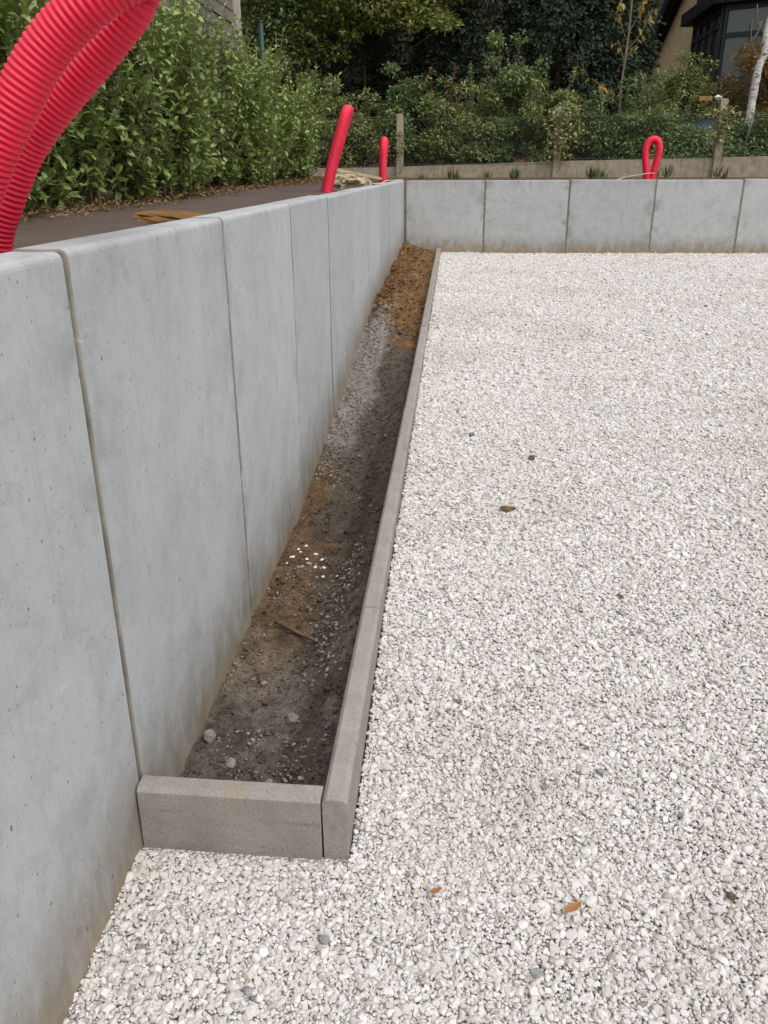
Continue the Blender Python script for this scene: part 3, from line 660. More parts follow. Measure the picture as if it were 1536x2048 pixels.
# the few white pebbles that fell into the strip
wp = [(-.60, 2.86), (-.575, 2.90), (-.59, 2.94), (-.565, 2.96), (-.545, 2.86), (-.53, 2.83), (-.515, 2.90), (-.50, 2.80), (-.485, 2.86), (-.47, 2.79), (-.46, 2.72), (-.40, 2.70), (-.55, 2.80), (-.61, 2.80)]
for i, (x, y) in enumerate(wp):
    s = .015 + .009 * random.random()
    o = link('white_pebble', hull_mesh('white_pebble', M['whitestone'], 13, (1.2, .9, .6), 700 + i, .1, .1), loc=(x, y, soil_z(x, y) + s * .22), rot=(0, 0, i * 2.1), scale=(s,) * 3)
    tag(o, '%s bright white pebble from the wall in the small cluster on dark soil' % ORD[sorted(q[0] for q in wp).index(x)], 'pebble', 'white pebbles fallen into the soil strip')
for i, (x, y, s, l) in enumerate([(-.612, 1.745, .045, 'rounded grey-brown cobble against the wall near the short kerb'), (-.415, 1.86, .042, 'round dusty stone half sunk in the middle of the soil strip'), (-.535, 1.66, .034, 'flat pale stone near the cobble in the soil strip'), (-.53, 2.03, .024, 'small light stone close to the wall in the soil strip'), (-.43, 1.62, .024, 'pale chip on dark soil near the short kerb')]):
    o = link('stone', hull_mesh('stone', M['greystone' if i < 2 else 'trenchstone'], 22, (1.1, 1, .8), 800 + i, .1, .08), loc=(x, y, soil_z(x, y) + s * .2), rot=(.2, .1, i), scale=(s,) * 3); tag(o, l, 'stone')
sp = []
for t in np.linspace(0, 1, 9):
    x = -.565 + .15 * t; y = 2.36 - .10 * t; sp.append((x, y, max(soil_z(-.565, 2.36), soil_z(-.49, 2.31), soil_z(-.415, 2.26)) + .010 - .004 * t + .002 * math.sin(t * 7)))
tag(MB().tube(sp, [.006, .0075, .007, .0075, .007, .0072, .0065, .006, .004], 7).build('stick', M['stick'], None, True), 'short brown stick lying across the orange clay in the soil strip', 'stick')

# ------------------------------------------------------------------ red corrugated conduits
def spline(pts, step):
    P = np.array(pts, float); Q = np.vstack([2 * P[0] - P[1], P, 2 * P[-1] - P[-2]]); out = []
    for i in range(1, len(Q) - 2):
        for t in np.linspace(0, 1, 60, endpoint=False):
            a, b, c, d = Q[i - 1], Q[i], Q[i + 1], Q[i + 2]
            out.append(.5 * ((2 * b) + (-a + c) * t + (2 * a - 5 * b + 4 * c - d) * t * t + (-a + 3 * b - 3 * c + d) * t ** 3))
    out = np.array(out + [P[-1]]); s = np.concatenate([[0], np.cumsum(np.linalg.norm(np.diff(out, axis=0), axis=1))])
    u = np.arange(0, s[-1], step); return np.column_stack([np.interp(u, s, out[:, k]) for k in range(3)])
def conduit(pts, r, pitch, label, sides=22):
    c = spline(pts, pitch / 6); n = len(c); ph = np.arange(n) % 6
    rad = r * np.array([1, 1, .972, .925, .925, .972])[ph]
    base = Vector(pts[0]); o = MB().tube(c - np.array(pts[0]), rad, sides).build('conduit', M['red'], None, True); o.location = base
    return tag(o, label, 'conduit', 'red conduit loops behind the walls')
A = [(-.93, 1.48, 1.10), (-.90, 1.49, 1.22), (-.877, 1.50, 1.286), (-.850, 1.50, 1.353), (-.760, 1.50, 1.490), (-.682, 1.505, 1.589), (-.589, 1.51, 1.661), (-.528, 1.53, 1.697)]
Bq = [(-.505, 1.585, 1.728), (-.545, 1.645, 1.724), (-.572, 1.66, 1.695), (-.593, 1.66, 1.664), (-.652, 1.66, 1.607), (-.750, 1.66, 1.520), (-.823, 1.66, 1.446), (-.877, 1.66, 1.362), (-.926, 1.66, 1.264), (-.955, 1.66, 1.10)]
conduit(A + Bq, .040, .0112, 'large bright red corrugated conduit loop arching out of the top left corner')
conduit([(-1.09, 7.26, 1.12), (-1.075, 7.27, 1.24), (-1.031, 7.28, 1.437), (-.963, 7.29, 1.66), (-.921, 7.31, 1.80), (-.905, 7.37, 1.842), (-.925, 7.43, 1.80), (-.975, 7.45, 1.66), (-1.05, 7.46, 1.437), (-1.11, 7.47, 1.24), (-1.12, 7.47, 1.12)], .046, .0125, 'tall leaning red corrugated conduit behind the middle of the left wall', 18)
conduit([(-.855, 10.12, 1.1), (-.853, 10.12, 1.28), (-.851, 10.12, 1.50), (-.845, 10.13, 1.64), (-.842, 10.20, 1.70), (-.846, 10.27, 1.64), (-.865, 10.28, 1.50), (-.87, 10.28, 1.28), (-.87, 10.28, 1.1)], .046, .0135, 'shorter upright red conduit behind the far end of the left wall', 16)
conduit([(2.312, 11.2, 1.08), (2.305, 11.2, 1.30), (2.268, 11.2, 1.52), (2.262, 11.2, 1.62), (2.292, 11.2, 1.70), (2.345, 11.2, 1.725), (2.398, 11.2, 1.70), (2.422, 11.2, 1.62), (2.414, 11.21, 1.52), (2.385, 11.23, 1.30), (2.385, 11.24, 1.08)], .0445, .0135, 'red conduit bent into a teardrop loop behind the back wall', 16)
# cords
def cord(pts, label, r=.003):
    tag(MB().tube(spline(pts, .02), r, 6).build('cord', M['white'], None, True), label, 'cord', 'pale cords by the conduits')
cord([(1.88, 11.02, 1.262), (2.0, 11.05, 1.30), (2.15, 11.10, 1.325), (2.30, 11.145, 1.345), (2.40, 11.145, 1.35)], 'thin pale cord curving past the foot of the teardrop conduit')
cord([(-.80, 1.42, 1.30), (-.812, 1.415, 1.33), (-.835, 1.41, 1.38), (-.85, 1.40, 1.42)], 'pale draw cord against the foot of the large red conduit', .004)
cord([(-.66, 10.665, 1.289), (-.75, 10.3, 1.286), (-.80, 10.0, 1.289), (-.86, 9.9, 1.26), (-.95, 9.7, 1.262)], 'thin pale cord lying over the far end of the left wall', .004)

# stones on the terrace
o = link('stone_slab', rock_mesh('stone_slab', M['slate'], (.24, .62, .034), 3, .10), loc=(-1.0, 3.2, 1.232), rot=(R(-2), R(8), R(3))); tag(o, 'flat rusty-brown stone slab lying on the brown sheet behind the wall', 'stone')
o = link('stone', rock_mesh('stone', M['limestone'], (.30, .28, .14), 5, .35), loc=(-1.09, 8.35, 1.29), rot=(0, 0, .3)); tag(o, 'larger rough pale limestone block right of the leaning conduit', 'stone')
o = link('stone', rock_mesh('stone', M['limestone'], (.24, .22, .12), 9, .35), loc=(-.93, 8.12, 1.262), rot=(0, 0, 1.3)); tag(o, 'smaller rough pale limestone block in front of the other one', 'stone')
mb = MB(); mb.box((-.26, -.02, -.012), (.26, .02, .012)); o = mb.build('lath', M['lath']); o.location = (-.97, 8.30, 1.372); o.rotation_euler = (0, R(11), R(8)); tag(o, 'pale sawn wooden lath resting on the limestone blocks', 'lath')

# ------------------------------------------------------------------ hedge
lv_me = []
for k in range(3):
    L = .075 - .006 * k
    V = LAUREL_V * np.array([L * .52, L, L * (1 + .4 * k)]); me = big_mesh('leaf', V, LAUREL_F, M['hedge_obj'], smooth=True); lv_me.append(me)
def hedge_plant(i, y, h, nstem, nl_extra, singles):
    gx = -2.15 + .10 * math.sin(y * 2.3); gzv = float(upper_z(np.float64(gx), np.float64(y)))
    root = empty('hedge_shrub', (gx, y, gzv), '%s leafy green laurel shrub of the hedge, counting from the left' % ORD[i], 'shrub', 'laurel shrubs of the hedge')
    r = np.random.default_rng(40 + i); st = MB(); P = []; D = []; Nn = []; L = []; tn = []
    for s in range(nstem):
        bx, by = r.normal(0, .06), r.normal(0, .11); lean = np.array([r.normal(.03, .13), r.normal(0, .17)]); hh = h * r.uniform(.60, 1.08)
        n = 9; t = np.linspace(0, 1, n)
        path = np.column_stack([bx + lean[0] * t * 1.2 + .03 * np.sin(t * 5 + s), by + lean[1] * t * 1.3 + .03 * np.cos(t * 4 + 2 * s), hh * t])
        st.tube(path, .0085 * (1 - .75 * t) + .0012, 5)
        twigs = [path]
        for q in range(r.integers(8, 13)):
            t0 = .03 + .83 * r.beta(1.0, 1.35); p0 = np.array([np.interp(t0, t, path[:, k]) for k in range(3)]); az = r.uniform(0, 6.28); ln = r.uniform(.16, .42) * (1.1 - .5 * t0)
            low = q < 3 and s % 2 == 0
            if low: t0 = r.uniform(.02, .12); p0 = np.array([np.interp(t0, t, path[:, k]) for k in range(3)]); ln = r.uniform(.15, .30)
            d = np.array([math.cos(az) * .62, math.sin(az) * .62, .72]) if not low else np.array([math.cos(az) * .85, math.sin(az) * .85, .35]); tp = p0 + np.linspace(0, 1, 5)[:, None] * d * ln + np.array([0, 0, .06])[None] * (np.linspace(0, 1, 5) ** 2)[:, None]
            st.tube(tp, np.linspace(.004, .0012, 5), 4); twigs.append(tp)
        for w, tp in enumerate(twigs):
            ln = np.linalg.norm(np.diff(tp, axis=0), axis=1).sum(); m_ = max(4, int(ln / (.0175 if w else .016))); tt = np.linspace(.10 if w == 0 else .05, 1, m_)
            q = np.column_stack([np.interp(tt, np.linspace(0, 1, len(tp)), tp[:, k]) for k in range(3)])
            ax = np.arange(m_) * 2.4 + r.uniform(0, 6.28) + r.normal(0, .3, m_)
            out = np.column_stack([np.cos(ax), np.sin(ax), np.zeros(m_)])
            el = r.normal(.15, .42, m_); el[-3:] = .9
            d = out * np.cos(el)[:, None] + np.array([0, 0, 1]) * np.sin(el)[:, None]
            nn = np.array([0, 0, 1]) * np.cos(el)[:, None] - out * np.sin(el)[:, None] + r.normal(0, .35, (m_, 3))
            P.append(q); D.append(d); Nn.append(nn); L.append(r.uniform(.046, .090, m_) * (1 - .25 * (tt > .93))); tn.append(np.clip(r.beta(2, 2.6, m_) + .10 * (tt > .9) + r.normal(0, .04), 0, 1))
    P = np.concatenate(P); D = np.concatenate(D); Nn = np.concatenate(Nn); L = np.concatenate(L); tn = np.concatenate(tn)
    k = P[:, 2] > .05; P, D, Nn, L, tn = P[k], D[k], Nn[k], L[k], tn[k]
    st.build('stems', M['twig'], root, True)
    if singles:
        sc = P[:, 0] - .35 * P[:, 1] * 0 + r.normal(0, .04, len(P)); idx = np.argsort(-sc)[:singles * 2]; idx = r.choice(idx, singles, replace=False)
        rest = np.ones(len(P), bool); rest[idx] = False
        for j in idx:
            dd = Vector(unit(D[j])); nv = Vector(Nn[j]); xx = dd.cross(nv).normalized(); nv = xx.cross(dd)
            mt = Matrix((xx, dd, nv)).transposed().to_4x4(); s = float(L[j]) / .07; o = bpy.data.objects.new('leaf', lv_me[int(j) % 3]); COL.objects.link(o); o.parent = root
            o.matrix_local = Matrix.Translation(Vector(P[j])) @ mt @ Matrix.Diagonal((s, s, s, 1))
        P, D, Nn, L, tn = P[rest], D[rest], Nn[rest], L[rest], tn[rest]
    o = link('foliage', leaf_mesh('foliage', P, D, Nn, L, L * .52, M['hedge'], tn, (LAUREL_V, LAUREL_F), True), root); o['kind'] = 'stuff'
hy = [2.3, 2.85, 3.4, 3.95, 4.5, 5.05, 5.6, 6.2, 6.8, 7.4, 8.0, 8.6, 9.25, 9.9, 10.6, 11.3, 12.0, 12.8]
for i, y in enumerate(hy):
    hedge_plant(i, y, (1.55 if y < 7 else 1.42 + .1 * math.sin(i * 2.1)) if y < 10 else 1.30, 11, 0, 90 if y < 8.2 else 0)
# leaf litter under the hedge
n = 3800; px = -1.95 + rng.normal(0, .13, n) - .1 * (rng.random(n) < .5); py = rng.uniform(1.8, 13, n)
pz = upper_z(px, py) + .016 + rng.uniform(0, .03, n)
tag(link('leaf_litter', leaf_mesh('leaf_litter', np.column_stack([px, py, pz]), np.column_stack([rng.normal(size=n), rng.normal(size=n), rng.normal(0, .35, n)]), np.column_stack([rng.normal(0, .4, n), rng.normal(0, .4, n), np.ones(n)]), rng.uniform(.02, .045, n), rng.uniform(.01, .02, n), M['dead'], rng.random(n))), 'dry brown leaf litter along the foot of the hedge', 'leaf litter', kind='stuff')

# ------------------------------------------------------------------ wooden panel fence behind the hedge, green post
pf = empty('panel_fence', (-2.95, 12.25, 1.2), 'tall weathered grey fence of overlapping horizontal boards behind the hedge', 'fence')
bm_ = MB(); bm_.box((-.009, -.905, 0), (.009, .905, .17)); board_me = bm_.mesh('board', M['wood'])
pm_ = MB(); pm_.box((-.055, -.05, -.3), (.055, .05, 2.75)); post_me = pm_.mesh('post', M['postlight'])
for k in range(4):
    yc = -.06 - .955 - k * 1.91
    for j in range(18):
        link('board', board_me, pf, loc=(.004 * math.sin(j * 3 + k), yc, .02 + j * .148), rot=(0, R(-7), 0))
for k in range(5): link('post', post_me, pf, loc=(.0, -.0 - k * 1.91, 0))
gp = MB().tube([(0, 0, -.2), (0, 0, 2.05)], .03, 12); gp.tube([(0, 0, 2.05), (0, 0, 2.075)], [.034, .02], 12)
o = gp.build('fence_post', M['greenmetal'], None, True); o.location = (-2.72, 12.7, 1.2); tag(o, 'dark green round metal fence post rising above the hedge', 'post')

# ------------------------------------------------------------------ concrete board fence with chain-link at the back
fr = empty('garden_fence', (-.92, 14.2, 1.27), 'low garden fence of concrete boards, posts and chain-link mesh behind the back wall', 'fence')
FP = [(-3.25, 14.55, 1.30, .04), (-.925, 14.2, 2.185, .0), (1.474, 13.8, 2.24, .010), (3.735, 13.4, 2.30, -.018), (6.1, 13.0, 2.35, .02)]
ftop = [1.42, 1.445, 1.512, 1.545, 1.60]
for k, (x, y, zt, ln) in enumerate(FP):
    if k == 0: zt = 2.15
    H = zt - 1.05; mb = MB(); w = .052
    mb.add([(-w, -w, 0), (w, -w, 0), (w, w, 0), (-w, w, 0), (-w + ln, -w, H), (w + ln, -w, H), (w + ln, w, H), (-w + ln, w, H), (ln, 0, H + .012)], [(0, 3, 2, 1), (0, 1, 5, 4), (1, 2, 6, 5), (2, 3, 7, 6), (3, 0, 4, 7), (4, 5, 8), (5, 6, 8), (6, 7, 8), (7, 4, 8)])
    o = mb.build('post', M['post'], fr); o.location = (x + .92, y - 14.2, 1.05 - 1.27)
for k in range(4):
    (x0, y0, _, _), (x1, y1, _, _) = FP[k], FP[k + 1]; d = Vector((x1 - x0, y1 - y0, 0)); L = d.length; d.normalize(); nn = Vector((-d.y, d.x, 0)) * .018
    a = Vector((x0, y0, 0)) + d * .03; b = Vector((x1, y1, 0)) - d * .03
    mb = MB(); V = []
    for p, zt in ((a, ftop[k]), (b, ftop[k + 1] - .004)):
        for s, z in ((-1, 1.05), (1, 1.05), (1, zt), (-1, zt)): V.append((p.x + s * nn.x + .92, p.y + s * nn.y - 14.2, z - 1.27))
    mb.add(V, [(0, 1, 2, 3), (7, 6, 5, 4), (0, 4, 5, 1), (1, 5, 6, 2), (2, 6, 7, 3), (3, 7, 4, 0)]); mb.build('board', M['post'], fr)
    # chain-link mesh
    mb = MB(); z0a, z1a = ftop[k] + .01, 2.12; pit = .065; nw = int(L / pit)
    hgt = z1a - z0a; run = hgt
    for s in (1, -1):
        for j in range(-int(run / pit), nw + int(run / pit)):
            u0, u1 = j * pit, j * pit + s * run; t0, t1 = 0.0, 1.0
            for lim, lo in ((0, True), (L, False)):
                pass
            ts = [0, 1]
            if u1 != u0:
                ta, tb = sorted(((.05 - u0) / (u1 - u0), (L - .05 - u0) / (u1 - u0))); ts = [max(0, ta), min(1, tb)]
            if ts[1] <= ts[0]: continue
            q = []
            for t in ts:
                u = u0 + (u1 - u0) * t; p = Vector((x0, y0, 0)) + d * u; q.append((p.x + .92 + s * .0015 * d.y, p.y - 14.2 - .02 + s * .0015, z0a + hgt * t - 1.27))
            mb.tube(q, .0010, 3, False)
    for z in (z1a, z0a + .02): mb.tube([(x0 + .92, y0 - 14.22, z - 1.27), (x1 + .92, y1 - 14.22, z - 1.27)], .0022, 4, False)
    mb.build('wire_mesh', M['wire'], fr)
o = hull_mesh('insulator', M['white'], 20, (.11, .10, .08), 77, .1, .1); q = link('white_lump', o, loc=(3.63, 13.38, 2.325)); tag(q, 'small white weathered lump on top of the right fence post', 'lump')
mb = MB(); mb.box((-.09, -.01, -.03), (.09, .01, .03)); q = mb.build('small_board', M['yellowsign']); q.location = (3.55, 13.75, 2.34); tag(q, 'small ochre board behind the white-topped fence post', 'board')
tag(MB().tube([(4.16, 13.72, 1.5), (4.25, 13.70, 2.14)], .012, 8).build('metal_rod', M['wire'], None, True), 'slim grey metal rod leaning between right fence post and birch', 'rod')
# tarpaulin-covered heap behind the fence
def heap():
    xs = np.linspace(-.75, .75, 26); ys = np.linspace(-.5, .5, 18); X, Y = np.meshgrid(xs, ys)
    Z = .72 * np.clip(1 - (np.abs(X) / .75) ** 4, 0, 1) * np.clip(1 - (np.abs(Y) / .5) ** 4, 0, 1) + .03 * np.sin(X * 9 + Y * 5) + .015 * np.sin(X * 23)
    o = link('covered_heap', big_mesh('covered_heap', np.stack([X, Y, Z + .10 * X], -1).reshape(-1, 3), ij(26, 18), M['tarp'], smooth=True)); o.location = (3.75, 15.0, 1.36)
    tag(o, 'dark blue tarpaulin-covered heap half hidden behind the chain-link mesh', 'tarpaulin')
heap()

# grass tufts behind the back wall
tx = [-.52, -.10, -.02, .42, .76, .83, 1.80, 1.90, 2.02, 2.62, 2.95, 3.48, 3.66, 4.42, 4.75]
for i, x in enumerate(tx):
    y = 12.6 + .5 * math.sin(i * 2.7); nb = 20 + (i * 5) % 11; r = np.random.default_rng(i + 900)
    P = np.column_stack([r.normal(0, .03, nb), r.normal(0, .03, nb), np.zeros(nb)]); az = r.uniform(0, 6.28, nb); sp_ = r.uniform(.1, .8, nb)
    D = np.column_stack([np.cos(az) * sp_, np.sin(az) * sp_, np.ones(nb)]); hgt = r.uniform(.06, .21, nb) * [.6, .95, .5, .75, 1.0, .8, 1.1, .7, .9, .95, 1.05, .6, 1.0, .9, .6][i]
    o = link('grass_tuft', leaf_mesh('grass_tuft', P, D, np.column_stack([np.cos(az), np.sin(az), -sp_]), hgt, .006, M['grass'], r.random(nb)), loc=(x, y, float(upper_z(np.float64(x), np.float64(y))) - .004))
    tag(o, '%s green grass tuft from the left, in the earth behind the back wall' % ORD[i], 'grass tuft', 'grass tufts behind the back wall')

# ------------------------------------------------------------------ trees and shrubs
def crown_points(centers, radii, n, r, flat=.75):
    k = r.choice(len(centers), n, p=radii ** 2.2 / (radii ** 2.2).sum()); d = rdir(n, r); rad = radii[k] * np.clip(r.beta(3.2, 1.5, n), 0, 1)
    return centers[k] + d * rad[:, None] * np.array([1, 1, flat]), d, k
def leafy(name, base, label, cat, group, mat, clumps, n, L, W, seed, flat=.75, bark='bark', trunk=.05, tipup=.2, bend=.0, T=(KITE_V, KITE_F), limbs=True, droop=.25):
    """clumps: list of (x,y,z,r) relative to the base"""
    r = np.random.default_rng(seed); root = empty(name, base, label, cat, group)
    c = np.array([q[:3] for q in clumps], float); rad = np.array([q[3] for q in clumps], float)
    P, d, k = crown_points(c, rad, n, r, flat); tone = r.normal(0, .12, len(c))[k]
    D = d * np.array([1, 1, .4]) + np.array([0, 0, tipup - droop]) + r.normal(0, .45, (n, 3)); Nn = np.array([0, 0, 1.]) + d * .45 + r.normal(0, .5, (n, 3))
    keep = P[:, 2] > .02; P, D, Nn, tone = P[keep], D[keep], Nn[keep], tone[keep]; m_ = len(P)
    link('crown', leaf_mesh('crown', P, D, Nn, r.uniform(.65, 1.25, m_) * L, r.uniform(.7, 1.2, m_) * W, M[mat], np.clip(r.beta(2, 2.4, m_) + tone, 0, 1), T), root)
    mb = MB(); top = c[:, 2].max()
    tp = np.array([(bend * math.sin(t * 3), bend * math.cos(t * 2) - bend, t * top * .85) for t in np.linspace(0, 1, 10)]); mb.tube(tp, np.linspace(trunk, trunk * .3, 10), 8)
    for (x, y, z, q) in clumps:
        z0 = max(.05, min(top * .7, z - .6 * q - .35 * math.hypot(x, y))); p0 = np.array([np.interp(z0, tp[:, 2], tp[:, j]) for j in range(3)]); e = np.array([x, y, z])
        mid = (p0 + e) / 2 + np.array([0, 0, .1 * q]); mb.tube([p0, mid, e], [trunk * .4, trunk * .25, trunk * .1], 5)
    mb.build('trunk', M[bark], root, True); return root
def ball(r, n, rx, ry, z0, z1, q0, q1):
    out = []
    for _ in range(n):
        a = r.uniform(0, 6.28); s = math.sqrt(r.random()); t = r.random(); prof = math.sin(math.pi * min(.98, max(.12, t * .85 + .12))) ** .6
        out.append((rx * s * math.cos(a) * prof, ry * s * math.sin(a) * prof, z0 + (z1 - z0) * t, r.uniform(q0, q1)))
    return out
gup = lambda x, y: float(upper_z(np.float64(x), np.float64(y))) - .02
rr = random.Random(12)
# mixed shrubs right behind the fence
SH = [(-2.45, 15.1, 1.15, 'shrub', 'dark green shrub behind the fence just right of the hedge'), (-1.6, 15.0, 1.05, 'shrub2', 'olive green shrub behind the fence left of the first concrete post'), (-.75, 15.0, 1.05, 'shrub', 'dense green shrub behind the first concrete fence post'),
      (.05, 14.9, 1.10, 'shrub2', 'olive shrub with reddish stems behind the left chain-link bay'), (.85, 14.95, 1.2, 'shrub', 'green bramble shrub in the middle of the left chain-link bay'), (1.55, 14.75, 1.15, 'shrub2', 'yellowish-green shrub growing round the middle fence post'), (2.3, 14.7, .95, 'shrub', 'dark shrub right of the middle fence post'),
      (2.95, 14.6, 1.0, 'shrub', 'green shrub behind the teardrop conduit'), (3.45, 14.25, .55, 'shrub', 'low ivy shrub in front of the tarpaulin'), (4.35, 14.3, .72, 'shrub', 'ivy shrub between right fence post and birch'), (5.2, 14.2, .9, 'shrub', 'green shrub at the right edge below the rust-coloured bush'), (6.1, 14.2, .95, 'shrub2', 'olive shrub beyond the right edge of the fence')]
for i, (x, y, h, mt, l) in enumerate(SH):
    b = gup(x, y); h = h * [1.15, .92, 1.2, .95, 1.3, 1.05, 1.0, 1.15, 1, 1, 1, 1][i]; cl = ball(rr, 22, .60, .42, .08, h * .9, .16, .32) + [(rr.uniform(-.5, .5), rr.uniform(-.3, .2), h * rr.uniform(.9, 1.25), rr.uniform(.08, .17)) for _ in range(7)] + [(rr.uniform(-.5, .5), -.42, h * rr.uniform(.15, .8), rr.uniform(.10, .2)) for _ in range(5)]
    leafy('shrub', (x, y, b), l, 'shrub', 'shrubs behind the garden fence', mt, cl, 8500, .066, .034, 60 + i, trunk=.018)
# tall slender shoots
def shoots(x, y, h, n, mat, label, seed, L=.05, sp=.25, nl=420):
    b = gup(x, y); r = np.random.default_rng(seed); root = empty('tall_shoots', (x, y, b), label, 'shrub', 'tall thin shoots in front of the conifers'); mb = MB(); P = []; D = []; Q = []
    for s in range(n):
        dx, dy = r.normal(0, sp, 2); hh = h * r.uniform(.65, 1.0); t = np.linspace(0, 1, 9); path = np.column_stack([dx * t + .05 * np.sin(4 * t + s), dy * t, hh * t]); mb.tube(path, np.linspace(.012, .002, 9), 5)
        tt = r.uniform(.2, 1, nl // n); q = np.column_stack([np.interp(tt, t, path[:, k]) for k in range(3)]); d = rdir(len(tt), r) * np.array([1, 1, .6]); P.append(q + d * r.uniform(0, .13, (len(tt), 1)) * (1.15 - tt)[:, None]); D.append(d)
    P = np.concatenate(P); D = np.concatenate(D); m_ = len(P)
    link('foliage', leaf_mesh('foliage', P, D, np.array([0, 0, 1.]) + r.normal(0, .5, (m_, 3)), r.uniform(.7, 1.3, m_) * L, L * .5, M[mat], r.random(m_)), root); mb.build('stems', M['twig'], root, True)
shoots(.45, 15.1, 1.55, 6, 'shrub2', 'loose olive shoots above the left chain-link bay', 26, .06, .35, 700)
shoots(2.2, 15.0, 1.35, 6, 'shrub', 'loose green shoots between middle post and sapling', 27, .06, .35, 700)
shoots(3.3, 15.2, 1.45, 6, 'shrub2', 'loose yellowish shoots below the brick wall', 28, .06, .3, 700)
shoots(-1.2, 15.1, 1.4, 6, 'shrub2', 'loose olive shoots left of the first concrete post', 29, .06, .35, 700)
shoots(.12, 15.6, 1.85, 5, 'shrub', 'tall thin green shoots left of the dark conifers', 21)
shoots(.85, 15.6, 2.05, 6, 'shrub', 'tall thin leafy shoots in front of the left dark conifer', 22, nl=700)
shoots(1.65, 15.5, 1.7, 6, 'shrub', 'tall thin shoots above the middle fence post', 23, nl=700)
shoots(-.30, 15.6, 1.75, 5, 'purple', 'wine-red and yellow upright shoots below the yellow-green branches', 24, .11, .14, 260)
shoots(-.95, 15.3, 1.15, 6, 'purple', 'low wine-red shoots right of the leaning conduit', 25, .09, .2, 300)
for (x, y, zb_, zt_, n_, l) in [(1.49, 13.72, 1.55, 2.25, 330, 'ivy with yellowish leaves climbing the middle fence post'), (3.72, 13.32, 1.75, 2.2, 240, 'ivy with ochre leaves wrapped round the right fence post'), (-.93, 14.13, 1.6, 1.95, 60, 'thin creeper on the first concrete fence post')]:
    r = np.random.default_rng(int(x * 10) + 90); root = empty('climbing_ivy', (x, y, 1.35), l, 'ivy', 'climbers on the fence posts')
    t = np.linspace(0, 1, 14); MB().tube(np.column_stack([.05 * np.sin(t * 9), -.012 + .012 * np.cos(t * 9), (zt_ - 1.35) * t]), .005, 5).build('stem', M['twig'], root, True)
    zz = r.uniform(zb_ - 1.35, zt_ - 1.35, n_); d = rdir(n_, r) * np.array([1, 1, .5]) + np.array([0, -.4, 0]); P = np.column_stack([r.normal(0, .10, n_), r.normal(-.02, .045, n_), zz])
    link('foliage', leaf_mesh('foliage', P, d, np.array([0, -.6, .7]) + r.normal(0, .4, (n_, 3)), r.uniform(.04, .075, n_), r.uniform(.03, .05, n_), M['shrub2' if x > 0 else 'shrub'], r.random(n_)), root)
# yellow-green broadleaf tree
rt_ = random.Random(5)
cl = [(-1.3, -.2, 2.6, .55), (-.6, -.4, 2.35, .6), (.0, -.5, 2.75, .6), (.6, -.6, 2.55, .5), (1.15, -.6, 2.35, .42), (1.6, -.7, 2.6, .38), (1.95, -.7, 2.62, .30), (-1.7, 0, 2.1, .45), (-1.2, -.3, 1.75, .40), (-.5, -.5, 1.75, .38), (.9, -.8, 2.15, .30), (-.9, -.5, 1.35, .35), (1.35, -.8, 2.2, .28)]
cl += [(rt_.uniform(-2.2, 1.9), rt_.uniform(-1.1, 1.3), rt_.uniform(2.5, 5.6), rt_.uniform(.45, .75)) for _ in range(30)]
cl += [(-1.9, .1, 2.9, .5), (-1.5, -.2, 1.5, .4), (-1.0, -.3, 2.1, .45), (-.2, -.4, 2.2, .45), (.35, -.6, 2.2, .38), (-1.9, -.1, 1.2, .4), (-.6, -.3, 1.0, .35), (-1.3, -.3, .9, .4), (.1, -.4, 3.3, .5), (.9, -.5, 3.0, .5), (1.4, -.5, 3.2, .5)]
cl += [(rt_.uniform(-2.0, 1.9), rt_.uniform(-1.1, .4), rt_.uniform(1.9, 3.6), rt_.uniform(.22, .42)) for _ in range(34)]
cl = [(x, y, z, q * .85) for x, y, z, q in cl]
leafy('broadleaf_tree', (-1.75, 16.9, gup(-1.75, 16.9)), 'yellow-green broadleaf tree arching over the shrubs at top centre', 'tree', 'trees behind the garden', 'lime', cl, 30000, .085, .046, 31, flat=.5, trunk=.035, bark='darkbark', T=(LAUREL_V, LAUREL_F))
# leafier dark tree at left behind the panel fence
cl = [(rt_.uniform(-1.6, 1.6), rt_.uniform(-1.2, 1.2), rt_.uniform(.8, 6), rt_.uniform(.5, .85)) for _ in range(32)]
leafy('broadleaf_tree', (-4.0, 17.6, gup(-4, 17.6)), 'dark green broadleaf tree behind the end of the panel fence', 'tree', 'trees behind the garden', 'shrub', cl, 18000, .10, .05, 32, trunk=.05, bark='darkbark')
cl = [(rt_.uniform(-2.2, 2.2), rt_.uniform(-1.2, 1.2), rt_.uniform(1.5, 7), rt_.uniform(.6, 1.0)) for _ in range(34)]
leafy('broadleaf_tree', (-8.0, 15.5, gup(-8, 15.5)), 'dark green tree filling the top left corner behind the hedge', 'tree', 'trees behind the garden', 'shrub', cl, 9000, .13, .065, 33, trunk=.14)
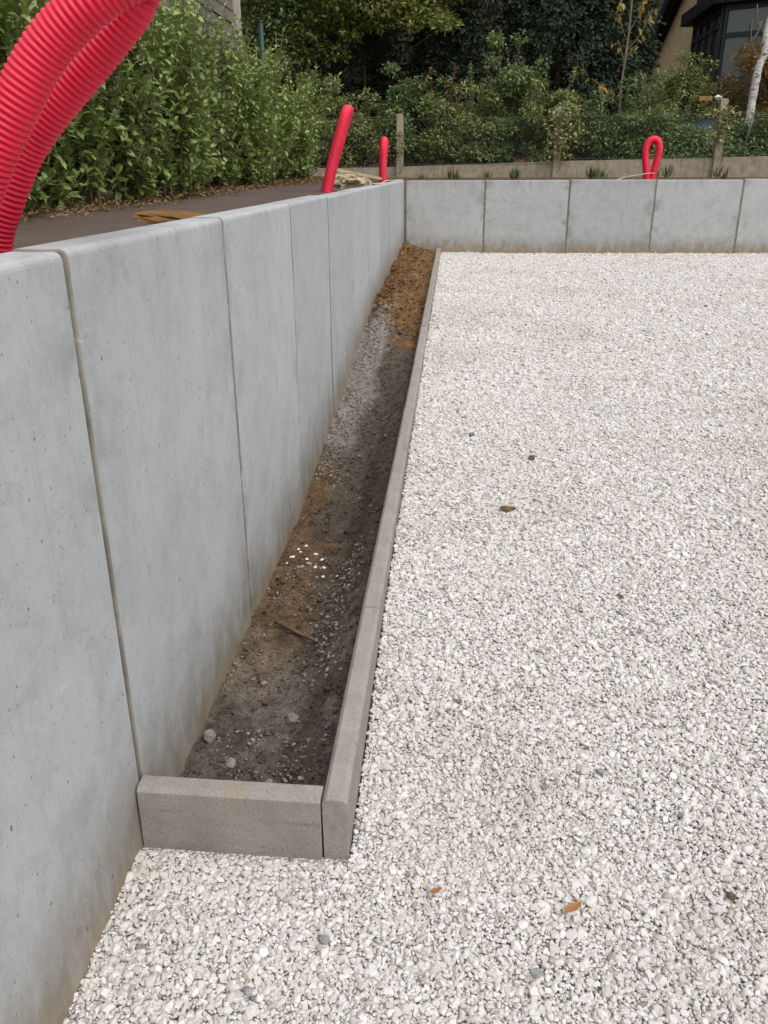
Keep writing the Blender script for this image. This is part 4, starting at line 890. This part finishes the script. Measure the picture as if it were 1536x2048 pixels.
# conifers
def conifer(x, y, h, rad, label, seed, n_br=340, per=80):
    b = gup(x, y); r = np.random.default_rng(seed); root = empty('conifer_tree', (x, y, b), label, 'tree', 'dark conifers behind the garden'); mb = MB(); mb.tube([(0, 0, 0), (0, 0, h * .6), (0, 0, h)], [.14, .08, .01], 8); P = []; D = []; tn = []
    for k in range(n_br):
        z0 = h * (.03 + .95 * (k / n_br)); az = k * 2.4 + r.normal(0, .3); R_ = rad * (1 - (z0 / h) ** 1.6) * r.uniform(.72, 1.1) + .12; o = np.array([math.cos(az), math.sin(az), 0]); t = np.linspace(0, 1, 5)
        path = np.array([0, 0, z0]) + o * (R_ * t)[:, None] + np.array([0, 0, 1]) * (R_ * (.25 * t - .55 * t * t))[:, None]
        if k % 3 == 0: mb.tube(path, np.linspace(.022, .004, 5), 4)
        tt = r.beta(2.6, 1.0, per); q = np.column_stack([np.interp(tt, t, path[:, j]) for j in range(3)]) + r.normal(0, .095, (per, 3)); P.append(q); D.append(o + r.normal(0, .55, (per, 3)) + np.array([0, 0, -.35])); tn.append(np.clip(r.beta(2, 2.6, per) + r.normal(0, .12), 0, 1))
    P = np.concatenate(P); D = np.concatenate(D); m_ = len(P)
    link('crown', leaf_mesh('crown', P, D, np.array([0, 0, .6]) + unit(P * np.array([1, 1, 0])) + r.normal(0, .45, (m_, 3)), r.uniform(.07, .15, m_), r.uniform(.055, .10, m_), M['conifer'], np.concatenate(tn), (SPRAY_V, SPRAY_F)), root); mb.build('trunk', M['bark'], root, True)
conifer(.55, 18.2, 7.2, 1.15, 'left tall dark conifer behind the thin shoots', 51)
conifer(1.85, 17.9, 6.8, 1.20, 'middle tall dark conifer behind the sapling', 52)
conifer(2.75, 18.0, 6.0, .85, 'right tall dark conifer beside the brick house', 53)
conifer(-.85, 18.9, 8.5, 1.25, 'dark conifer behind the yellow-green tree', 54)
conifer(-2.6, 19.2, 8.0, 1.3, 'dark conifer behind the dark broadleaf tree', 55)
conifer(-5.6, 19.2, 8.0, 1.6, 'dark conifer far left behind the panel fence', 56, 240, 50)
# bushes in front of the house
cl = ball(rr, 24, .85, .55, .20, 1.35, .24, .38) + [(-.05, -.1, 1.62, .16), (.25, -.1, 1.55, .15), (-.2, 0, 1.68, .12)]
leafy('bush', (3.95, 16.4, gup(3.95, 16.4)), 'large olive-green bush in front of the yellow brick wall', 'bush', 'bushes by the house', 'shrub2', cl, 9000, .085, .030, 71, trunk=.03)
cl = ball(rr, 24, .85, .6, .20, 1.72, .24, .42)
leafy('bush', (5.1, 15.9, gup(5.1, 15.9)), 'rust-orange autumn bush behind the birch trunk', 'bush', 'bushes by the house', 'rust', cl, 9000, .075, .034, 72, trunk=.03)
cl = ball(rr, 16, .7, .5, .15, 1.1, .24, .40)
leafy('bush', (6.6, 16.0, gup(6.6, 16)), 'green bush beyond the rust-orange one', 'bush', 'bushes by the house', 'shrub', cl, 5000, .075, .034, 73, trunk=.03)
# sapling with yellow leaves
def sapling():
    x, y = 2.62, 15.4; b = gup(x, y); root = empty('young_tree', (x, y, b), 'thin young tree with a few yellow leaves before the dark conifers', 'tree'); r = np.random.default_rng(8)
    tr = [(.0, 0, 0), (-.01, 0, .9), (-.015, 0, 1.25), (.015, 0, 1.75), (.03, 0, 2.2), (.02, 0, 2.9)]; mb = MB().tube(spline(tr, .08), .018, 7)
    br = [[(.015, 0, 1.75), (.25, .05, 2.05), (.38, .05, 2.35)], [(.0, 0, 1.6), (-.10, 0, 1.85), (-.16, 0, 1.95)], [(-.01, 0, .95), (-.25, 0, 1.2), (-.52, 0, 1.38)], [(.01, 0, 1.9), (-.12, .03, 2.2), (-.15, .03, 2.5)], [(.02, 0, 2.0), (.2, 0, 2.35), (.3, 0, 2.65)], [(.02, 0, 1.65), (.12, 0, 1.8), (.2, 0, 1.85)]]
    for q in br: mb.tube(spline(q, .05), .007, 5)
    mb.build('trunk', M['twig'], root, True)
    me = big_mesh('leaf', LAUREL_V * np.array([.062, .11, .11]), LAUREL_F, M['yellow'], smooth=True)
    for j in range(64):
        q = br[int(r.choice(6, p=[.26, .12, .12, .16, .22, .12]))]; t = r.uniform(.4, 1.05); p = np.array(q[0]) * 0; s = spline(q, .02); p = s[min(len(s) - 1, int(t * len(s)))]
        link('leaf', me, root, loc=tuple(p + r.normal(0, .035, 3)), rot=(r.uniform(-1.6, -.3), r.uniform(-.6, .6), r.uniform(0, 6.28)), scale=(float(r.uniform(.7, 1.2)),) * 3)
sapling()
# birch
bt = empty('birch_tree', (4.50, 14.62, gup(4.5, 14.62)), 'leaning white birch trunk with dark patches at the right edge', 'tree')
z0 = gup(4.5, 14.62); pth = [(-.08, 0, -.05), (-.03, 0, .55), (-.02, 0, 1.15), (.0, 0, 1.52), (.06, 0, 1.70), (.05, .02, 1.98), (.12, .05, 2.5), (.15, .05, 3.4), (.2, .1, 4.6)]
mb = MB(); c = spline(pth, .04); rad = np.interp(np.arange(len(c)), [0, len(c)], [.068, .038]) * (1 + .06 * np.sin(np.arange(len(c)) * 1.3) + .05 * np.sin(np.arange(len(c)) * .41)); mb.tube(c, rad, 14); mb.build('trunk', M['birch'], bt, True)
mb = MB()
for q in ([(.0, 0, 1.6), (-.16, 0, 1.85), (-.2, 0, 2.15)], [(.05, 0, 1.9), (-.10, 0, 2.1), (-.16, 0, 2.35)], [(-.16, 0, 1.85), (-.08, 0, 2.0), (-.06, 0, 2.15)], [(.12, .05, 2.5), (-.3, 0, 3.2), (-.6, 0, 3.6)], [(.15, .05, 3.2), (.6, 0, 3.8), (.8, 0, 4.2)]): mb.tube(spline(q, .05), .009, 5)
mb.build('branches', M['twig'], bt, True)
r = np.random.default_rng(3); cc = np.array([(rt_.uniform(-1, 1.2), rt_.uniform(-.8, .8), rt_.uniform(3.4, 5.4)) for _ in range(10)]); P, d, k = crown_points(cc, np.full(10, .5), 2500, r)
link('crown', leaf_mesh('crown', P, d + r.normal(0, .5, (2500, 3)), np.array([0, 0, 1.]) + r.normal(0, .5, (2500, 3)), .06, .04, M['lime'], r.random(2500)), bt)

# ------------------------------------------------------------------ house
HX = 4.95
ho = empty('brick_house', (HX, 20.0, 1.7), 'yellow brick house with steep black roof and dark-framed bay window at top right', 'house')
def part(name, mat, V, F, parent=ho):
    mb = MB(); mb.add(np.array(V, float) - np.array([HX, 20.0, 1.7]), F); return mb.build(name, M[mat], parent)
BOX = [(0, 3, 2, 1), (4, 5, 6, 7), (0, 1, 5, 4), (1, 2, 6, 5), (2, 3, 7, 6), (3, 0, 4, 7)]
def slab(name, mat, a, b, z0a, z1a, z0b, z1b, th, parent=ho):
    """upright slab between plan points a and b, of thickness th to the right-hand side"""
    a = Vector((*a, 0)); b = Vector((*b, 0)); d = (b - a).normalized(); n = Vector((d.y, -d.x, 0)) * th
    V = [(a.x, a.y, z0a), (b.x, b.y, z0b), (b.x + n.x, b.y + n.y, z0b), (a.x + n.x, a.y + n.y, z0a), (a.x, a.y, z1a), (b.x, b.y, z1b), (b.x + n.x, b.y + n.y, z1b), (a.x + n.x, a.y + n.y, z1a)]
    return part(name, mat, V, BOX, parent)
# gable wall facing the garden (x = HX), ridge towards the camera side
YF, YR = 24.9, 19.4; ZE, ZR = 3.79, 6.10
part('wall', 'brick', [(HX, YF, 1.2), (HX, 18.55, 1.2), (HX, 18.55, 5.72), (HX, YR, ZR), (HX, YF, ZE), (HX + .25, YF, 1.2), (HX + .25, 18.55, 1.2), (HX + .25, 18.55, 5.72), (HX + .25, YR, ZR), (HX + .25, YF, ZE)], [(0, 4, 3, 2, 1), (5, 6, 7, 8, 9), (0, 5, 9, 4), (1, 2, 7, 6)])
part('wall', 'brick', [(HX + .25, 18.6, 1.2), (13, 18.6, 1.2), (13, 18.85, 1.2), (HX + .25, 18.85, 1.2), (HX + .25, 18.6, 5.62), (13, 18.6, 5.62), (13, 18.85, 5.62), (HX + .25, 18.85, 5.62)], BOX)
ox = HX - .30; dyr = YF - YR; dzr = ZR - ZE; ex = .28
part('roof', 'roofm', [(ox, YF + ex, ZE - ex * dzr / dyr), (13, YF + ex, ZE - ex * dzr / dyr), (13, YR, ZR), (ox, YR, ZR), (ox, YF + ex, ZE + .30 - ex * dzr / dyr), (13, YF + ex, ZE + .30 - ex * dzr / dyr), (13, YR, ZR + .30), (ox, YR, ZR + .30)], BOX)
part('roof', 'roofm', [(ox, 17.9, 5.47), (13, 17.9, 5.47), (13, YR - .004, ZR), (ox, YR - .004, ZR), (ox, 17.9, 5.77), (13, 17.9, 5.77), (13, YR - .004, ZR + .30), (ox, YR - .004, ZR + .30)], BOX)
# bay window: side facet along the wall, then a canted facet
A_, B_, C_ = (HX - .06, 20.3), (HX - .12, 18.0), (HX + 1.95, 16.7)
zb, zt = 2.15, 4.16
def facet(a, b, cols, zm):
    bay = slab('bay_window', 'frame', a, b, 1.3, zb - .003, 1.3, zb - .003, .12)
    av, bv = Vector((*a, 0)), Vector((*b, 0)); d = (bv - av); L = d.length; d.normalize()
    for k in range(cols + 1):
        u = L * k / cols; w = .05 if 0 < k < cols else .09; p0 = av + d * max(0, u - w / 2); p1 = av + d * min(L, u + w / 2); slab('window_frame', 'frame', p0[:2], p1[:2], zb, zt, zb, zt, .09, bay)
    for z, h in ((zb, .10), (zm, .08), (zt - .10, .10)):
        pa, pb = av + d * .045, bv - d * .045; nn = Vector((d.y, -d.x, 0)) * .004; slab('window_rail', 'frame', (pa + nn)[:2], (pb + nn)[:2], z, z + h, z, z + h, .078, bay)
    nn = Vector((d.y, -d.x, 0)) * .035
    for k in range(cols):
        for za, zc in ((zb + .10, zm), (zm + .08, zt - .10)):
            p0 = av + d * (L * k / cols + .02) + nn; p1 = av + d * (L * (k + 1) / cols - .02) + nn; slab('window_pane', 'glass', p0[:2], p1[:2], za - .01, zc + .01, za - .01, zc + .01, .012, bay)
facet(A_, B_, 4, 3.80); facet(B_, C_, 3, 3.62)
def prism(name, mat, poly, z0, z1, parent=ho):
    n = len(poly); V = [(x, y, z0) for x, y in poly] + [(x, y, z1) for x, y in poly]; return part(name, mat, V, [tuple(range(n - 1, -1, -1)), tuple(range(n, 2 * n))] + [(i, (i + 1) % n, n + (i + 1) % n, n + i) for i in range(n)], parent)
prism('bay_roof', 'roofm', [(HX - .36, 20.55), (HX - .42, 17.85), (HX + 2.2, 16.2), (HX + 4, 16.2), (HX + 4, 18.5), (HX + .1, 18.5), (HX - .005, 18.54), (HX - .005, 20.55)], zt, zt + .22)
# upper window
uw = slab('window', 'frame', (HX - .03, 20.35), (HX - .03, 19.2), 4.55, 5.45, 4.55, 5.45, .10); slab('window_pane', 'glass', (HX - .045, 20.15), (HX - .045, 19.4), 4.65, 5.35, 4.65, 5.35, .01, uw)
print('objects', len(bpy.data.objects), 'tris', sum(sum(max(0, len(p.vertices) - 2) for p in o.data.polygons) for o in scene.objects if o.type == 'MESH' and o.name.split('.')[0] not in ('leaf',)))
